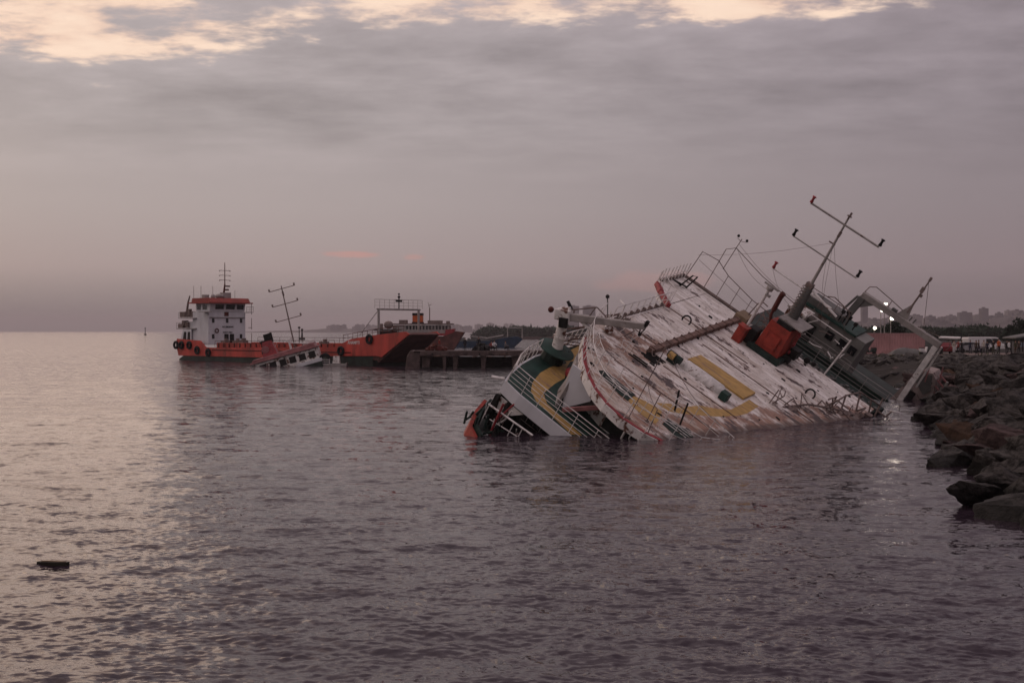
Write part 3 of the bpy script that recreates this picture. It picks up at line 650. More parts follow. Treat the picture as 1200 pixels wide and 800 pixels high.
# white side plate, dark posts and lower rails at the open end
mb = MB(); mb.tube([(-5.9, -11.2, -4.4), (-5.95, -11.0, LD - .7)], .16, 4); mb.tube([(-5.3, -11.2, -4.6), (-5.3, -11.0, LD - .7)], .10, 4); mb.build('corner_post', M['black'], wreck)
mb = MB(); mb.prism([(-5.85, -3.1), (-5.35, -3.1), (-4.4, -3.1), (-4.9, -3.55), (-5.7, -3.95)], -10.95, -10.9, 1); mb.build('torn_plate', M['white'], wreck)
mb = MB(); mb.tube([(-5.55, -12.5, -2.95), (-2.9, -12.5, -2.78)], .045, 6); mb.tube([(-5.2, -12.4, -3.6), (-3.3, -12.4, -3.35)], .025, 5)
for x_ in (-5.5, -4.0, -3.5): mb.tube([(x_, -12.45, -4.2), (x_, -12.5, -2.85)], .025, 5)
mb.build('lower_railing', M['rail'], wreck)
mb = MB(); mb.tube([(-4.85, -12.6, -2.4), (-4.75, -12.6, -4.2)], .06, 6); mb.tube([(-4.55, -12.2, -2.3), (-4.95, -12.2, -3.5)], .05, 6); mb.build('red_and_white_pole', M['stripe'], wreck)
mb = MB()
for k in range(8):
    x_ = -4.6 + k * .42; mb.tube([(x_, -9.75, -3.2), (x_ + .02, -9.8, -3.95)], .022, 4)
mb.tube([(-4.9, -9.8, -3.6), (-1.6, -9.8, -3.6)], .016, 4); mb.tube([(-4.9, -9.8, -4.0), (-1.6, -9.8, -4.0)], .016, 4); mb.build('interior_ladder', M['midgrey'], wreck)
# railing round the lower deck
mb = MB(); lr_ = [(-5.95, -10.9, LD), (-4.0, -11.0, LD), (-2.0, -11.0, LD), (0.4, -11.0, LD)]
railing(mb, lr_, 1.08, levels=5, every=1.25, r=.028, wob=.02); mb.build('lower_deck_railing', M['rail'], wreck)
mb = MB(); railing(mb, [(-5.95, -10.9, LD), (-6.5, -9.6, LD), (-6.8, -8.3, LD), (-6.92, -6.9, LD)], 1.05, levels=2, every=.5, r=.034, wob=.05); mb.build('lower_deck_railing', M['rail'], wreck)
mb = MB(); railing(mb, [(-6.92, -5.6, LD), (-6.92, -2.2, LD)], 1.1, levels=3, every=.55, r=.045, wob=.04)
mb.tube([(-6.85, -5.6, LD + .05), (-6.85, -2.2, LD + .05)], .06, 4); mb.build('lower_deck_railing', M['rail'], wreck)
# lattice of pipes behind that railing
mb = MB()
for k in range(26):
    y_ = random.uniform(-5.5, -.8); z_ = random.uniform(LD + .2, -.5); mb.tube([(-6.7 + random.uniform(-.2, .4), y_, z_), (-6.5 + random.uniform(-.2, .3), y_ + random.uniform(.6, 1.8), z_ + random.uniform(-.2, .25))], .03, 4)
mb.build('pipe_lattice', M['brownsteel'], wreck)
# superstructure block under the upper deck
sup = [(-4.9, -4.2), (-4.1, -6.2), (-3.1, -8.0), (-1.6, -8.6), (1.6, -8.6), (3.3, -8.0), (4.6, -6.0), (5.3, -4), (5.3, 9.3), (-5.3, 9.3), (-5.3, -3.0)]
MB().prism(sup, LD + .002, -.165).build('deckhouse', M['white'], wreck)
mb = MB(); 
gus = [(-5.75, -4.4), (-4.62, -8.3), (-3.75, -9.35), (-3.6, -9.2), (-4.45, -8.15), (-5.55, -4.4)]
mb.add([(-6.0, -4.2, -.42), (-4.6, -8.0, -.42), (-3.75, -9.3, -.42), (-3.7, -9.7, LD + .003), (-4.5, -8.2, LD + .003), (-5.0, -6.2, -1.3), (-5.88, -4.2, -.42), (-4.48, -7.95, -.42), (-3.63, -9.22, -.42), (-3.58, -9.62, LD + .003), (-4.38, -8.15, LD + .003), (-4.88, -6.15, -1.3)],
    [(0, 1, 2, 3, 4, 5), (11, 10, 9, 8, 7, 6)] + [(i, (i + 1) % 6, 6 + (i + 1) % 6, 6 + i) for i in range(6)])
mb.build('bracket_plate', M['midgrey'], wreck)
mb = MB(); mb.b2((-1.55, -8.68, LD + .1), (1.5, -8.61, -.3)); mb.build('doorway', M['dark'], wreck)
mb = MB(); mb.box((-2.35, -9.0, -1.0), (1.8, .06, .07), Matrix.Rotation(R_(-38), 3, 'Y')); mb.build('louvre', M['black'], wreck)
mb = MB(); mb.tube([(-3.2, -9.8, -2.2), (-1.5, -9.9, -.75)], .13, 4); mb.build('fallen_beam', M['pink'], wreck)
mb = MB(); mb.lathe([(.12, 0), (.3, .05), (.34, .3), (.25, .42)], (-5.0, -6.3, LD + .02), 12); mb.build('red_bollard', M['stripe'], wreck)
mb = MB(); mb.ball((-5.3, -4.6, -.25), .3); mb.ball((-5.0, -5.2, -.05), .2); mb.tube([(-5.5, -3.6, .1), (-5.0, -4.6, .3)], .24, 8); mb.build('fender_bundle', M['white'], wreck, smooth=True)
mb = MB()
for k in range(5): mb.tube([(-5.4 + k * .08, -3.6 + .12 * k, .05), (-5.2 + k * .08, -3.3 + .12 * k, .75)], .035, 4)
mb.build('frayed_frames', M['raildark'], wreck)
mb = MB(); mb.prism([(-4.0, -.2), (-2.2, -.2), (-2.38, -1.2), (-3.0, -1.9), (-3.42, -2.33), (-3.8, -1.4)], -9.42, -9.34, 1); mb.build('wing_wall', M['white_clean'], wreck)
# tangle of bent rails, cables and debris over both ends of the decks
rt = random.Random(5)
for k in range(16):
    a = Vector((rt.uniform(-5.6, -3.2), rt.uniform(-6.5, -2.2), .03)); mb = MB()
    b1 = a + Vector((rt.uniform(-.4, .5), rt.uniform(-.4, .6), rt.uniform(.25, .9))); c1 = b1 + Vector((rt.uniform(-.6, .9), rt.uniform(-.5, .9), rt.uniform(-.4, .2)))
    mb.tube([a, b1, c1], rt.choice((.018, .026, .04)), 5); mb.build('bent_pipe', rt.choice((M['rail'], M['raildark'], M['white'])), wreck)
for k in range(18):
    a = Vector((rt.uniform(-6.3, -3.0), rt.uniform(-13.0, -10.9), rt.uniform(-4.8, -4.0))); mb = MB()
    b1 = a + Vector((rt.uniform(-.5, .7), rt.uniform(-.4, .4), rt.uniform(.5, 1.5))); mb.tube([a, a.lerp(b1, .5) + Vector((rt.uniform(-.15, .15), 0, 0)), b1], rt.choice((.02, .03, .045)), 5)
    mb.build('bent_pipe', rt.choice((M['rail'], M['raildark'], M['black'], M['white'])), wreck)
for k in range(12):
    a = Vector((rt.uniform(2.6, 5.8), 0, 0)); a.y = (a.x - 2.2) * 2.1 + rt.uniform(-.5, .5) ; mb = MB(); a.z = .02
    b1 = a + Vector((rt.uniform(-.4, .4), rt.uniform(-.5, .5), rt.uniform(.2, .8))); c1 = b1 + Vector((rt.uniform(-.2, .9), rt.uniform(-.5, .9), rt.uniform(-.5, .1)))
    mb.tube([a, b1, c1], rt.choice((.025, .035, .05)), 5); mb.build('bent_pipe', M['raildark'], wreck)
mb = MB(); railing(mb, [(-4.7, -6.7, .02), (-3.9, -7.9, .02), (-2.6, -9.0, .02), (-1.0, -9.7, .02), (1.2, -9.9, .02)], .8, levels=2, every=.9, r=.024, wob=.08); mb.build('inner_railing', M['rail'], wreck)
mb = MB(); railing(mb, [(-7.45, 5.5, .03), (-5.75, 4.3, .03), (-5.75, 3.8, .03)], .95, levels=3, every=.6, r=.024, wob=.05); mb.build('wing_railing', M['rail'], wreck)
for a, b, sg in (((-2.95, -6, 2.1), (-3.2, -5.2, .05), .05), ((-.12, -10.7, 3.8), (-2.9, -3.4, .35), .5), ((-.12, -10.7, 3.8), (3.6, -7.6, 1.0), .45), ((-.1, -10.7, 2.0), (1.0, -10.8, 1.2), .15), ((-5.65, 9.9, 3.6), (-.4, 9.9, 2.6), .25), ((-2.16, 8, 2.8), (-5.6, 9.9, 3.3), .3)):
    mb = MB(); a, b = Vector(a), Vector(b); mb.tube([a.lerp(b, f) - Vector((0, 0, sg * math.sin(math.pi * f))) for f in np.linspace(0, 1, 8)], .011, 4)
    mb.build('slack_cable', M['raildark'], wreck)
# raised plate seams and a low step across the deck
for (a, b) in (((-5.55, 3.75), (-3.15, 3.85)), ((-2.7, 3.6), (.0, 3.7)), ((-5.2, -1.9), (-3.3, -1.85)), ((-2.3, 2.1), (4.9, 2.25)), ((-1.9, -3.6), (2.6, -3.45)), ((-3.3, -6.6), (2.9, -6.3))):
    mb = MB(); mb.prism([(a[0], a[1]), (b[0], b[1]), (b[0], b[1] + .07), (a[0], a[1] + .07)], .002, .035); mb.build('plate_seam', M['brownsteel'], wreck)
# posts under the overhang near the water
mb = MB(); mb.tube([(0.15, -10.6, -.15), (0.25, -10.7, LD)], .06, 6); mb.tube([(.45, -10.5, -.15), (.5, -10.6, LD)], .04, 6); mb.build('overhang_post', M['rail'], wreck)

# crane on the lower deck
cr_ = MB(); cr_.tube([(-6.42, -6, LD), (-6.45, -6, -1.75)], .62, 12, .55); co_ = cr_.build('crane', M['dkgreen'], wreck)
mb = MB(); mb.lathe([(.5, -.12), (.98, 0.0), (.98, .05), (.5, .14)], (-6.45, -6, -1.72), 20); mb.build('crane_flange', M['green'], co_, smooth=True)
mb = MB(); mb.tube([(-6.45, -6, -1.62), (-6.85, -6, -.15)], .30, 12, .24); mb.tube([(-6.6, -6, -1.1), (-6.62, -6, -1.0)], .34, 12); mb.build('crane_post', M['white'], co_, smooth=True)
mb = MB(); mb.box((-6.95, -6, .1), (.85, .62, .56), Matrix.Rotation(R_(-25), 3, 'Y')); mb.tube([(-7.15, -6, .22), (-6.75, -6, .5)], .18, 10); mb.build('crane_head', M['white'], co_, bevel=.06)
mb = MB(); mb.box((-6.62, -6.42, -.12), (.46, .2, .5), Matrix.Rotation(R_(-25), 3, 'Y')); mb.build('crane_motor', M['black'], co_, bevel=.03)
mb = MB(); mb.box((-6.95, -5.9, .62), (.12, .12, .5), Matrix.Rotation(R_(-60), 3, 'Y')); mb.build('crane_lever', M['black'], co_)
mb = MB(); mb.ball((-7.72, -6, -.12), .16); mb.build('crane_lamp', M['darkred'], co_, smooth=True)
mb = MB()
def beam(mb, a, b, w0, w1):
    a, b = Vector(a), Vector(b); d_ = (b - a).normalized(); s_ = Vector((0, 1, 0)); v_ = d_.cross(s_).normalized()
    vs = []
    for p, w_ in ((a, w0), (b, w1)):
        for i, j in ((-1, -1), (1, -1), (1, 1), (-1, 1)): vs.append(p + s_ * i * w_ * .5 + v_ * j * w_ * .5)
    return mb.add(vs, [(3, 2, 1, 0), (4, 5, 6, 7), (0, 1, 5, 4), (1, 2, 6, 5), (2, 3, 7, 6), (3, 0, 4, 7)])
beam(mb, (-6.8, -6, .08), (-2.95, -6, 2.12), .38, .30); bo = mb.build('crane_boom', M['midgrey'], co_, bevel=.03)
mb = MB(); mb.tube([(-3.15, -6, 2.0), (-3.05, -6, 1.7)], .035, 5); mb.ball((-3.0, -6, 1.62), .1); mb.tube([(-2.9, -6, 2.0), (-3.0, -6, 1.66)], .03, 5); mb.box((-2.95, -6, 2.28), (.14, .2, .3)); mb.build('hook', M['black'], bo)
mb = MB(); mb.tube([(-6.7, -6, .55), (-5.6, -6, 1.45), (-5.05, -6, 1.35), (-4.75, -6, 1.2)], .04, 5); mb.tube([(-5.65, -6, 1.4), (-5.75, -6, .7)], .03, 5); mb.build('hose', M['raildark'], bo)
mb = MB(); mb.tube([(-5.9, -6, .35), (-5.2, -6, .28)], .1, 8); mb.build('cylinder', M['rail'], bo)

# far end of the ship: rail, green coaming, wheelhouse, gantry portal, end block
mb = MB(); railing(mb, [(-.1, 11.3, -.35), (3.2, 11.3, -.35), (6.25, 11.3, -.35)], 1.15, levels=5, every=1.9, r=.026, wob=.01)
mb.tube([(6.25, 11.3, .8), (6.9, 11.3, .72), (7.25, 11.3, .2)], .028, 6); mb.build('aft_railing', M['midgrey'], wreck)
mb = MB(); mb.tube([(2.75, 9.9, -.1), (2.85, 10.6, 2.35)], .055, 6); mb.tube([(-1.35, 10.6, 2.3), (2.9, 10.6, 2.25)], .035, 6); mb.tube([(-1.0, 10.6, 2.9), (-1.1, 10.6, 2.0), (-.2, 10.6, 1.6), (.0, 10.6, 2.3)], .05, 6); mb.build('awning_frame', M['rail'], wreck)
mb = MB(); mb.prism([(-1.8, 9.75), (6.1, 9.75), (6.4, 12.0), (-1.8, 12.4)], -.9, -.38); mb.build('aft_deck', M['dkgreen'], wreck)
mb = MB(); mb.prism([(-1.5, -.7), (5.0, -.7), (6.3, -.12), (6.2, -.02), (-1.5, .02)], 12.5, 12.7, 1); mb.build('green_bulwark', M['dkgreen'], wreck)
mb = MB()
for k in range(90):
    a = Vector((random.uniform(-.3, 6.2), random.uniform(9.9, 11.1), -.36)); mb.box(a + Vector((0, 0, .06)), [random.uniform(.05, .35), random.uniform(.05, .3), random.uniform(.05, .28)], Matrix.Rotation(random.random() * 3, 3, 'Z'))
mb.build('deck_debris', M['grey'], wreck)
mb = MB(); mb.ball((1.55, 9.5, .18), .2); mb.ball((1.95, 9.7, .15), .15); mb.build('bollard', M['black'], wreck, smooth=True)
# grey wheelhouse beyond
hs = MB(); hs.b2((-1.7, 15.5, -2.3), (2.9, 17.6, 1.2)); ho = hs.build('wheelhouse', M['housegrey'], wreck)
mb = MB(); mb.b2((-1.7, 15.44, .55), (.35, 15.50, 1.15)); mb.b2((-1.72, 15.42, -1.3), (-.95, 15.49, .6)); mb.build('wheelhouse_front_panel', M['midgrey'], ho)
mb = MB(); mb.b2((-.95, 15.40, -1.45), (-.15, 15.48, .35)); mb.build('wheelhouse_door', M['dark'], ho)
mb = MB(); mb.b2((-1.95, 15.3, 1.21), (2.2, 17.7, 1.34)); mb.build('wheelhouse_roof', M['green'], ho)
mb = MB(); mb.b2((-1.6, 15.6, 1.345), (.8, 17.2, 1.75)); mb.build('roof_locker', M['grey'], ho)
mb = MB(); railing(mb, [(-1.8, 15.4, 1.43), (1.2, 15.4, 1.43)], .95, levels=2, every=.9, r=.035, wob=.05); mb.tube([(-.6, 15.4, 2.4), (-.2, 15.4, 2.6), (1.0, 15.4, 2.35), (1.2, 15.4, 2.1)], .04, 5); mb.build('roof_railing', M['raildark'], ho)
mb = MB()
for (x_, z_) in ((.7, 2.1), (1.0, 2.25), (1.25, 2.0), (1.75, 1.85)): mb.tube([(x_, 15.6, 1.43), (x_, 15.6, z_)], .045, 5); mb.box((x_, 15.6, z_), (.22, .2, .22))
mb.build('searchlight', M['black'], ho)
mb = MB(); mb.b2((-1.9, 13.4, -1.0), (-1.2, 14.6, 1.1)); mb.b2((-1.95, 13.2, 1.1), (-.6, 14.9, 1.2)); mb.build('companion_hood', M['white'], wreck)
mb = MB(); railing(mb, [(-.9, 15.2, -1.2), (1.2, 15.2, -1.2), (2.9, 15.2, -1.2)], 1.0, levels=3, every=.9, r=.035, wob=.05); mb.build('side_railing', M['midgrey'], ho)
for x_ in (.55, 1.45, 2.2):
    mb = MB(); mb.b2((x_, 15.43, .1), (x_ + .5, 15.49, .62)); mb.build('wheelhouse_window', M['glass'], ho)
for k in range(22):
    a = Vector((rt.uniform(-1.4, 2.9), rt.uniform(13.0, 15.2), rt.uniform(-1.0, .9))); b1 = a + Vector((rt.uniform(-.5, .9), rt.uniform(-.4, .4), rt.uniform(-.3, .9)))
    mb = MB(); mb.tube([a, a.lerp(b1, .5) + Vector((rt.uniform(-.2, .2), 0, rt.uniform(-.1, .1))), b1], rt.choice((.025, .035, .05)), 5); mb.build('bent_pipe', rt.choice((M['rail'], M['raildark'], M['midgrey'])), wreck)
# gantry portal at l = 26
G = 26.0; gb = MB()
def bar(mb, a, b, w_, dp): 
    a, b = Vector(a), Vector(b); d_ = (b - a).normalized(); s_ = Vector((0, 1, 0)); v_ = d_.cross(s_).normalized(); vs = []
    for p in (a, b):
        for i, j in ((-1, -1), (1, -1), (1, 1), (-1, 1)): vs.append(p + s_ * i * dp * .5 + v_ * j * w_ * .5)
    return mb.add(vs, [(3, 2, 1, 0), (4, 5, 6, 7), (0, 1, 5, 4), (1, 2, 6, 5), (2, 3, 7, 6), (3, 0, 4, 7)])
bar(gb, (-.75, G, 1.0), (5.55, G, .95), .42, .5); go = gb.build('gantry', M['midgrey'], wreck, bevel=.03)
mb = MB(); bar(mb, (5.35, G, .75), (5.4, G, -3.9), .38, .5); bar(mb, (5.62, G + .6, .75), (5.75, G + .6, -2.6), .12, .2); mb.build('gantry_leg', M['rail'], go)
mb = MB(); bar(mb, (-.6, G, .8), (-1.15, G, -3.6), .45, .5); bar(mb, (-.95, G, .7), (-1.5, G, -1.4), .14, .3)
mb.add([(-.35, G - .2, .78), (.35, G - .2, .78), (-.42, G - .2, .1), (-.35, G + .2, .78), (.35, G + .2, .78), (-.42, G + .2, .1)], [(0, 2, 1), (3, 4, 5), (0, 1, 4, 3), (1, 2, 5, 4), (2, 0, 3, 5)])
mb.build('gantry_leg', M['grey'], go)
mb = MB(); mb.tube([(-.7, G, 1.2), (-.6, G, 1.7), (-.2, G, 1.95), (1.2, G, 1.75), (2.6, G, 1.5)], .035, 5); mb.tube([(1.2, G, 1.2), (1.2, G, 1.75)], .03, 5); mb.tube([(3.6, G, 1.2), (5.9, G, 1.55), (6.1, G, 1.2), (6.0, G, .9)], .025, 5); mb.build('gantry_railing', M['raildark'], go)
mb = MB(); mb.add([(1.95, G - .05, 1.2), (2.75, G - .05, 1.2), (2.55, G - .05, 2.45), (1.95, G + .05, 1.2), (2.75, G + .05, 1.2), (2.55, G + .05, 2.45)], [(0, 1, 2), (5, 4, 3), (0, 3, 4, 1), (1, 4, 5, 2), (2, 5, 3, 0)]); mb.build('mast_gusset', M['midgrey'], go)
mb = MB(); mb.tube([(2.5, G, 1.6), (2.55, G, 4.35)], .085, 6, .05); mb.box((2.55, G, 4.4), (.16, .16, .3)); mb.box((2.5, G, 3.5), (.24, .2, .4)); mb.box((2.62, G, 3.1), (.2, .2, .2)); mb.tube([(2.6, G, 4.1), (3.9, G + .4, 1.3)], .02, 4); mb.build('gantry_mast', M['raildark'], go)
mb = MB(); 
for x_ in (2.9, 3.2, 4.3, 4.7): mb.tube([(x_, G, 1.2), (x_ + .05, G, 1.55)], .05, 5)
mb.box((1.7, G, 1.28), (.4, .3, .2)); mb.build('gantry_fittings', M['grey'], go)
mb = MB(); mb.box((5.75, G + .05, 1.75), (1.35, .5, .09), Matrix.Rotation(R_(-33), 3, 'Y')); mb.build('gantry_plank', M['rail'], go)
# end block of the hull by the gantry leg
eb = MB(); eb.prism([(4.5, -5.6), (7.2, -5.6), (7.25, -3.3), (6.5, -1.5), (6.1, -1.25), (5.45, -1.5), (5.0, -2.6)], 27, 29, 1); ebo = eb.build('stern_block', M['sternw'], wreck)
mb = MB(); mb.prism([(5.5, -1.7), (6.15, -1.35), (6.65, -2.4), (6.35, -2.9), (5.5, -2.4)], 26.9, 26.98, 1); mb.build('stern_panel', M['grey'], ebo)
mb = MB(); mb.b2((5.35, 26.85, -5.0), (5.95, 26.96, -3.1)); mb.build('stern_opening', M['black'], ebo)
mb = MB()
for k in range(7): mb.tube([(6.5 + k * .09, 27.2, -1.1 - k * .42), (7.25 + k * .04, 27.3, -1.35 - k * .42)], .07, 4)
mb.tube([(6.4, 27.1, -.5), (6.75, 27.1, -1.5)], .05, 5); mb.tube([(5.7, 26.8, -1.0), (6.0, 26.8, -2.0)], .05, 5); mb.build('bent_ribs', M['pink'], ebo)
mb = MB(); mb.tube([(7.2, 27.1, -1.2), (7.5, 27.1, -2.6), (7.35, 27.1, -3.8)], .1, 5); mb.build('torn_flap', M['midgrey'], ebo)
# broken rail where the low corner goes under water
mb = MB(); mb.tube([(4.6, 5.6, .05), (4.9, 6.6, .75), (5.3, 7.8, 1.0), (6.4, 9.3, .5)], .05, 5)
for a, b in (((5.2, 6.2, 0), (4.9, 6.6, .8)), ((5.7, 7.6, 0), (5.3, 7.8, 1.0)), ((6.2, 8.6, 0), (5.9, 8.7, .75)), ((6.5, 9.2, -.2), (6.3, 9.5, .9)), ((6.5, 9.2, .2), (7.2, 9.4, .1)), ((6.9, 9.0, -.3), (7.1, 9.3, .6))): mb.tube([a, b], .055, 5)
mb.tube([(3.3, 1.5, .02), (4.0, 3.4, .25), (4.9, 5.3, .15), (5.6, 6.6, .1)], .06, 5)
for k in range(16):
    f = random.random(); a = Vector((3.6 + 3.0 * f, 1.8 + 7 * f, -.05)); mb.box(a, (.3, .35, .22), Matrix.Rotation(random.random() * 3, 3, 'X'))
mb.build('broken_rail', M['raildark'], wreck)

# ------------------------------------------------------------------ orange landing craft
h_ = Vector((0.724, -0.689, 0)).normalized(); ang = math.atan2(h_.y, h_.x)
oc = empty('landing_craft', (-56.0, 200.0, 0), 'long orange landing craft with white wheelhouse and goalpost frame at its bow', 'ship', ang)
B = 8.6
def P2(prof, y0, y1, name, m, parent=oc, **k): return MB().prism(prof, y0, y1, 1).build(name, m, parent, **k)
P2([(0.5, -1.2), (57, -1.2), (57.0, -.2), (50.5, -.2), (50.6, 1.35), (36, 1.15), (24, .78), (1.6, .75), (.3, .2)], .15, B - .15, 'bottom_hull', M['boot'])
P2([(0.3, .75), (24, .78), (36, 1.15), (51.6, 1.4), (52.6, 1.25), (58.3, 4.4), (57.6, 4.75), (51.5, 4.3), (46.0, 3.7), (43.5, 2.95), (42, 2.5), (10, 2.15), (8.6, 2.2), (7.0, 3.25), (-.2, 3.55), (-.5, 2.6)], 0, .18, 'side_plating', M['orange'])
P2([(0.3, .75), (24, .78), (36, 1.15), (51.6, 1.4), (52.6, 1.25), (58.3, 4.4), (57.6, 4.75), (51.5, 4.3), (46.0, 3.7), (43.5, 2.95), (42, 2.5), (10, 2.15), (8.6, 2.2), (7.0, 3.25), (-.2, 3.55), (-.5, 2.6)], B - .18, B, 'side_plating', M['orange'])
mb = MB(); mb.b2((.5, .2, .8), (52, B - .2, 1.5)); mb.build('cargo_deck', M['rusthull'], oc)
mb = MB(); mb.b2((10.5, .9, 1.51), (43, 1.05, 2.95)); mb.b2((10.5, B - 1.05, 1.51), (43, B - .9, 3.0)); mb.b2((10.4, .9, 1.51), (10.6, B - .9, 2.9)); mb.build('hold_coaming', M['orange'], oc)
mb = MB()
for k in range(22): mb.b2((11 + k * 1.5, .78, 1.55), (11.18 + k * 1.5, .895, 2.9))
mb.b2((10.5, -.06, 1.72), (46, -.003, 1.86)); mb.build('coaming_rib', M['darkred'], oc)
mb = MB(); mb.prism([(51.7, .5), (57.2, 3.6), (58.25, 4.35), (57.7, 4.6), (56.5, 3.9), (51.0, 1.0)], .3, B - .3, 1); mb.build('bow_ramp', M['rusthull'], oc)
mb = MB(); mb.prism([(-.3, 2.9), (7, 2.6), (7, 2.75), (-.3, 3.05)], .19, B - .19, 1); mb.build('stern_deck', M['midgrey'], oc)
for ob in list(oc.children):
    for v in ob.data.vertices:
        if v.co.x > 43 and v.co.y > .3: v.co.y *= 1 - .34 * (v.co.x - 43) / 15
for s_ in (-.2, 1.5, 3.9, 6.3, 9.6, 25.4, 33.8, 43.9, 50.2):
    mb = MB(); zc = 2.5 if s_ < 5 else (1.7 if s_ < 40 else 2.0 if s_ < 46 else 3.7); zc = 1.35 if s_ == 9.6 else zc
    mb.tube([(s_ + .52 * math.cos(a), -.2, zc + .52 * math.sin(a)) for a in np.linspace(0, 2 * math.pi, 15)[:-1]], .2, 7, closed=True); mb.build('tyre_fender', M['rubber'], oc, smooth=True)
mb = MB(); railing(mb, [(11, .2, 2.2), (42, .2, 2.5)], 1.0, levels=2, every=3.0, r=.045); railing(mb, [(11, B - .2, 2.9), (42, B - .2, 2.9)], .9, levels=2, every=3.0, r=.045); railing(mb, [(44, .2, 3.3), (51.5, .2, 4.2), (57, .2, 4.6)], .95, levels=2, every=1.1, r=.05); mb.build('deck_railing', M['darkred'], oc)
# goalpost frame at the bow
mb = MB()
for y_ in (.6, B - .6): mb.tube([(51.3, y_, 3.8), (51.3, y_, 7.9)], .17, 8)
mb.tube([(51.3, .3, 7.85), (51.3, B - .3, 7.85)], .13, 8); fr = mb.build('goalpost_frame', M['midgrey'], oc)
mb = MB(); railing(mb, [(51.3, -.1, 7.95), (51.3, B + .1, 7.95)], 1.25, levels=3, every=.85, r=.035); mb.build('catwalk_railing', M['raildark'], fr)
mb = MB(); mb.tube([(51.3, B / 2, 7.9), (51.3, B / 2, 9.7)], .08, 6); mb.box((51.3, B / 2 - .35, 9.05), (.3, .3, .3)); mb.box((51.3, B / 2 + .35, 9.05), (.3, .3, .3)); mb.ball((51.3, B / 2, 9.6), .2); mb.ball((51.3, B / 2, 10.0), .14); mb.build('bow_light', M['black'], fr)
mb = MB(); mb.tube([(51.1, .6, 7.6), (47.4, .4, 4.2)], .05, 5); mb.build('brace', M['midgrey'], fr)
for s_, z0, z1 in ((32.5, 1.5, 5.2),):
    mb = MB(); mb.tube([(s_, 1, z0), (s_, 1, z1)], .06, 6); mb.lathe([(.05, 0), (.2, .05), (.2, .22), (.06, .3)], (s_, 1, z1), 10); mb.build('deck_lamp', M['black'], oc)
# wheelhouse block
hb = MB(); hb.prism([(1.2, 2.6), (8.0, 2.6), (8.0, 8.0), (3.2, 8.0), (3.2, 6.4), (1.2, 6.4)], .9, B - .6, 1); ho2 = hb.build('wheelhouse', M['white_clean'], oc, bevel=.05)
mb = MB(); mb.prism([(3.9, 8.02), (8.02, 8.02), (8.3, 9.35), (3.9, 9.35)], 1.1, B - .8, 1); br = mb.build('bridge', M['white_clean'], ho2)
mb = MB(); mb.b2((3.0, .2, 9.36), (9.2, B + .1, 9.55)); mb.prism([(3.3, 9.56), (9.1, 9.56), (8.6, 10.25), (3.6, 10.25)], .6, B - .4, 1); mb.build('bridge_roof', M['tilered'], ho2)
for y0, y1 in ((2.1, 3.7), (4.1, 5.8), (6.2, 7.5)):
    mb = MB(); mb.add([(8.13, y0, 8.42), (8.13, y1, 8.42), (8.31, y1, 9.2), (8.31, y0, 9.2), (8.05, y0, 8.42), (8.05, y1, 8.42), (8.2, y1, 9.2), (8.2, y0, 9.2)], [(0, 1, 2, 3), (4, 7, 6, 5), (0, 4, 5, 1), (1, 5, 6, 2), (2, 6, 7, 3), (3, 7, 4, 0)]); mb.build('window', M['glass'], br)
for x0, x1 in ((4.3, 5.3), (6.0, 7.2)):
    mb = MB(); mb.b2((x0, 1.05, 8.35), (x1, 1.105, 9.15)); mb.build('window', M['glass'], br)
for y_, z_ in ((1.55, 6.2), (4.2, 6.2), (6.9, 6.2), (1.55, 3.6), (6.9, 3.6)):
    mb = MB(); mb.b2((8.01, y_, z_), (8.05, y_ + .45, z_ + .72)); mb.build('window', M['glass'], ho2)
mb = MB(); mb.b2((8.01, 3.9, 2.7), (8.06, 4.7, 4.35)); mb.b2((8.01, 4.95, 2.7), (8.06, 5.75, 4.35)); mb.build('door', M['black'], ho2)
mb = MB(); mb.b2((8.01, 3.9, 7.3), (8.06, 4.7, 7.95)); mb.build('emblem_plate', M['darkred'], ho2)
mb = MB(); mb.b2((8.01, 1.1, 7.02), (8.2, 7.8, 7.12)); mb.build('ledge', M['midgrey'], ho2)
mb = MB(); mb.tube([(8.15 , 2.4 + .33 * math.cos(a), 4.9 + .33 * math.sin(a)) for a in np.linspace(0, 2 * math.pi, 13)[:-1]], .08, 6, closed=True); mb.build('lifebuoy', M['darkred'], ho2)
def text(body, size, loc, rot, m, parent, name='lettering', sx_=1.0):
    cu = bpy.data.curves.new(name, 'FONT'); cu.body = body; cu.size = size; cu.extrude = .01; cu.align_x = 'CENTER'; cu.offset = size * .02
    o = bpy.data.objects.new(name, cu); COL.objects.link(o); o.location = loc; o.rotation_euler = rot; o.scale = (sx_, 1, 1)
    dg = bpy.context.evaluated_depsgraph_get(); me = bpy.data.meshes.new_from_object(o.evaluated_get(dg)); bpy.data.objects.remove(o)
    q = bpy.data.objects.new(name, me); COL.objects.link(q); q.location = loc; q.rotation_euler = rot; q.scale = (sx_, 1, 1); me.materials.clear(); me.materials.append(m); q.parent = parent; return q
text('NO SMOKING', .34, (8.07, 4.55, 5.42), (R_(90), 0, R_(90)), M['black'], ho2)
text('SAFETY FIRST', .30, (8.07, 4.55, 4.52), (R_(90), 0, R_(90)), M['black'], ho2)
text('ANAMPTI', .62, (46.6, -.02, 3.0), (R_(90), 0, 0), M['rail'], oc)
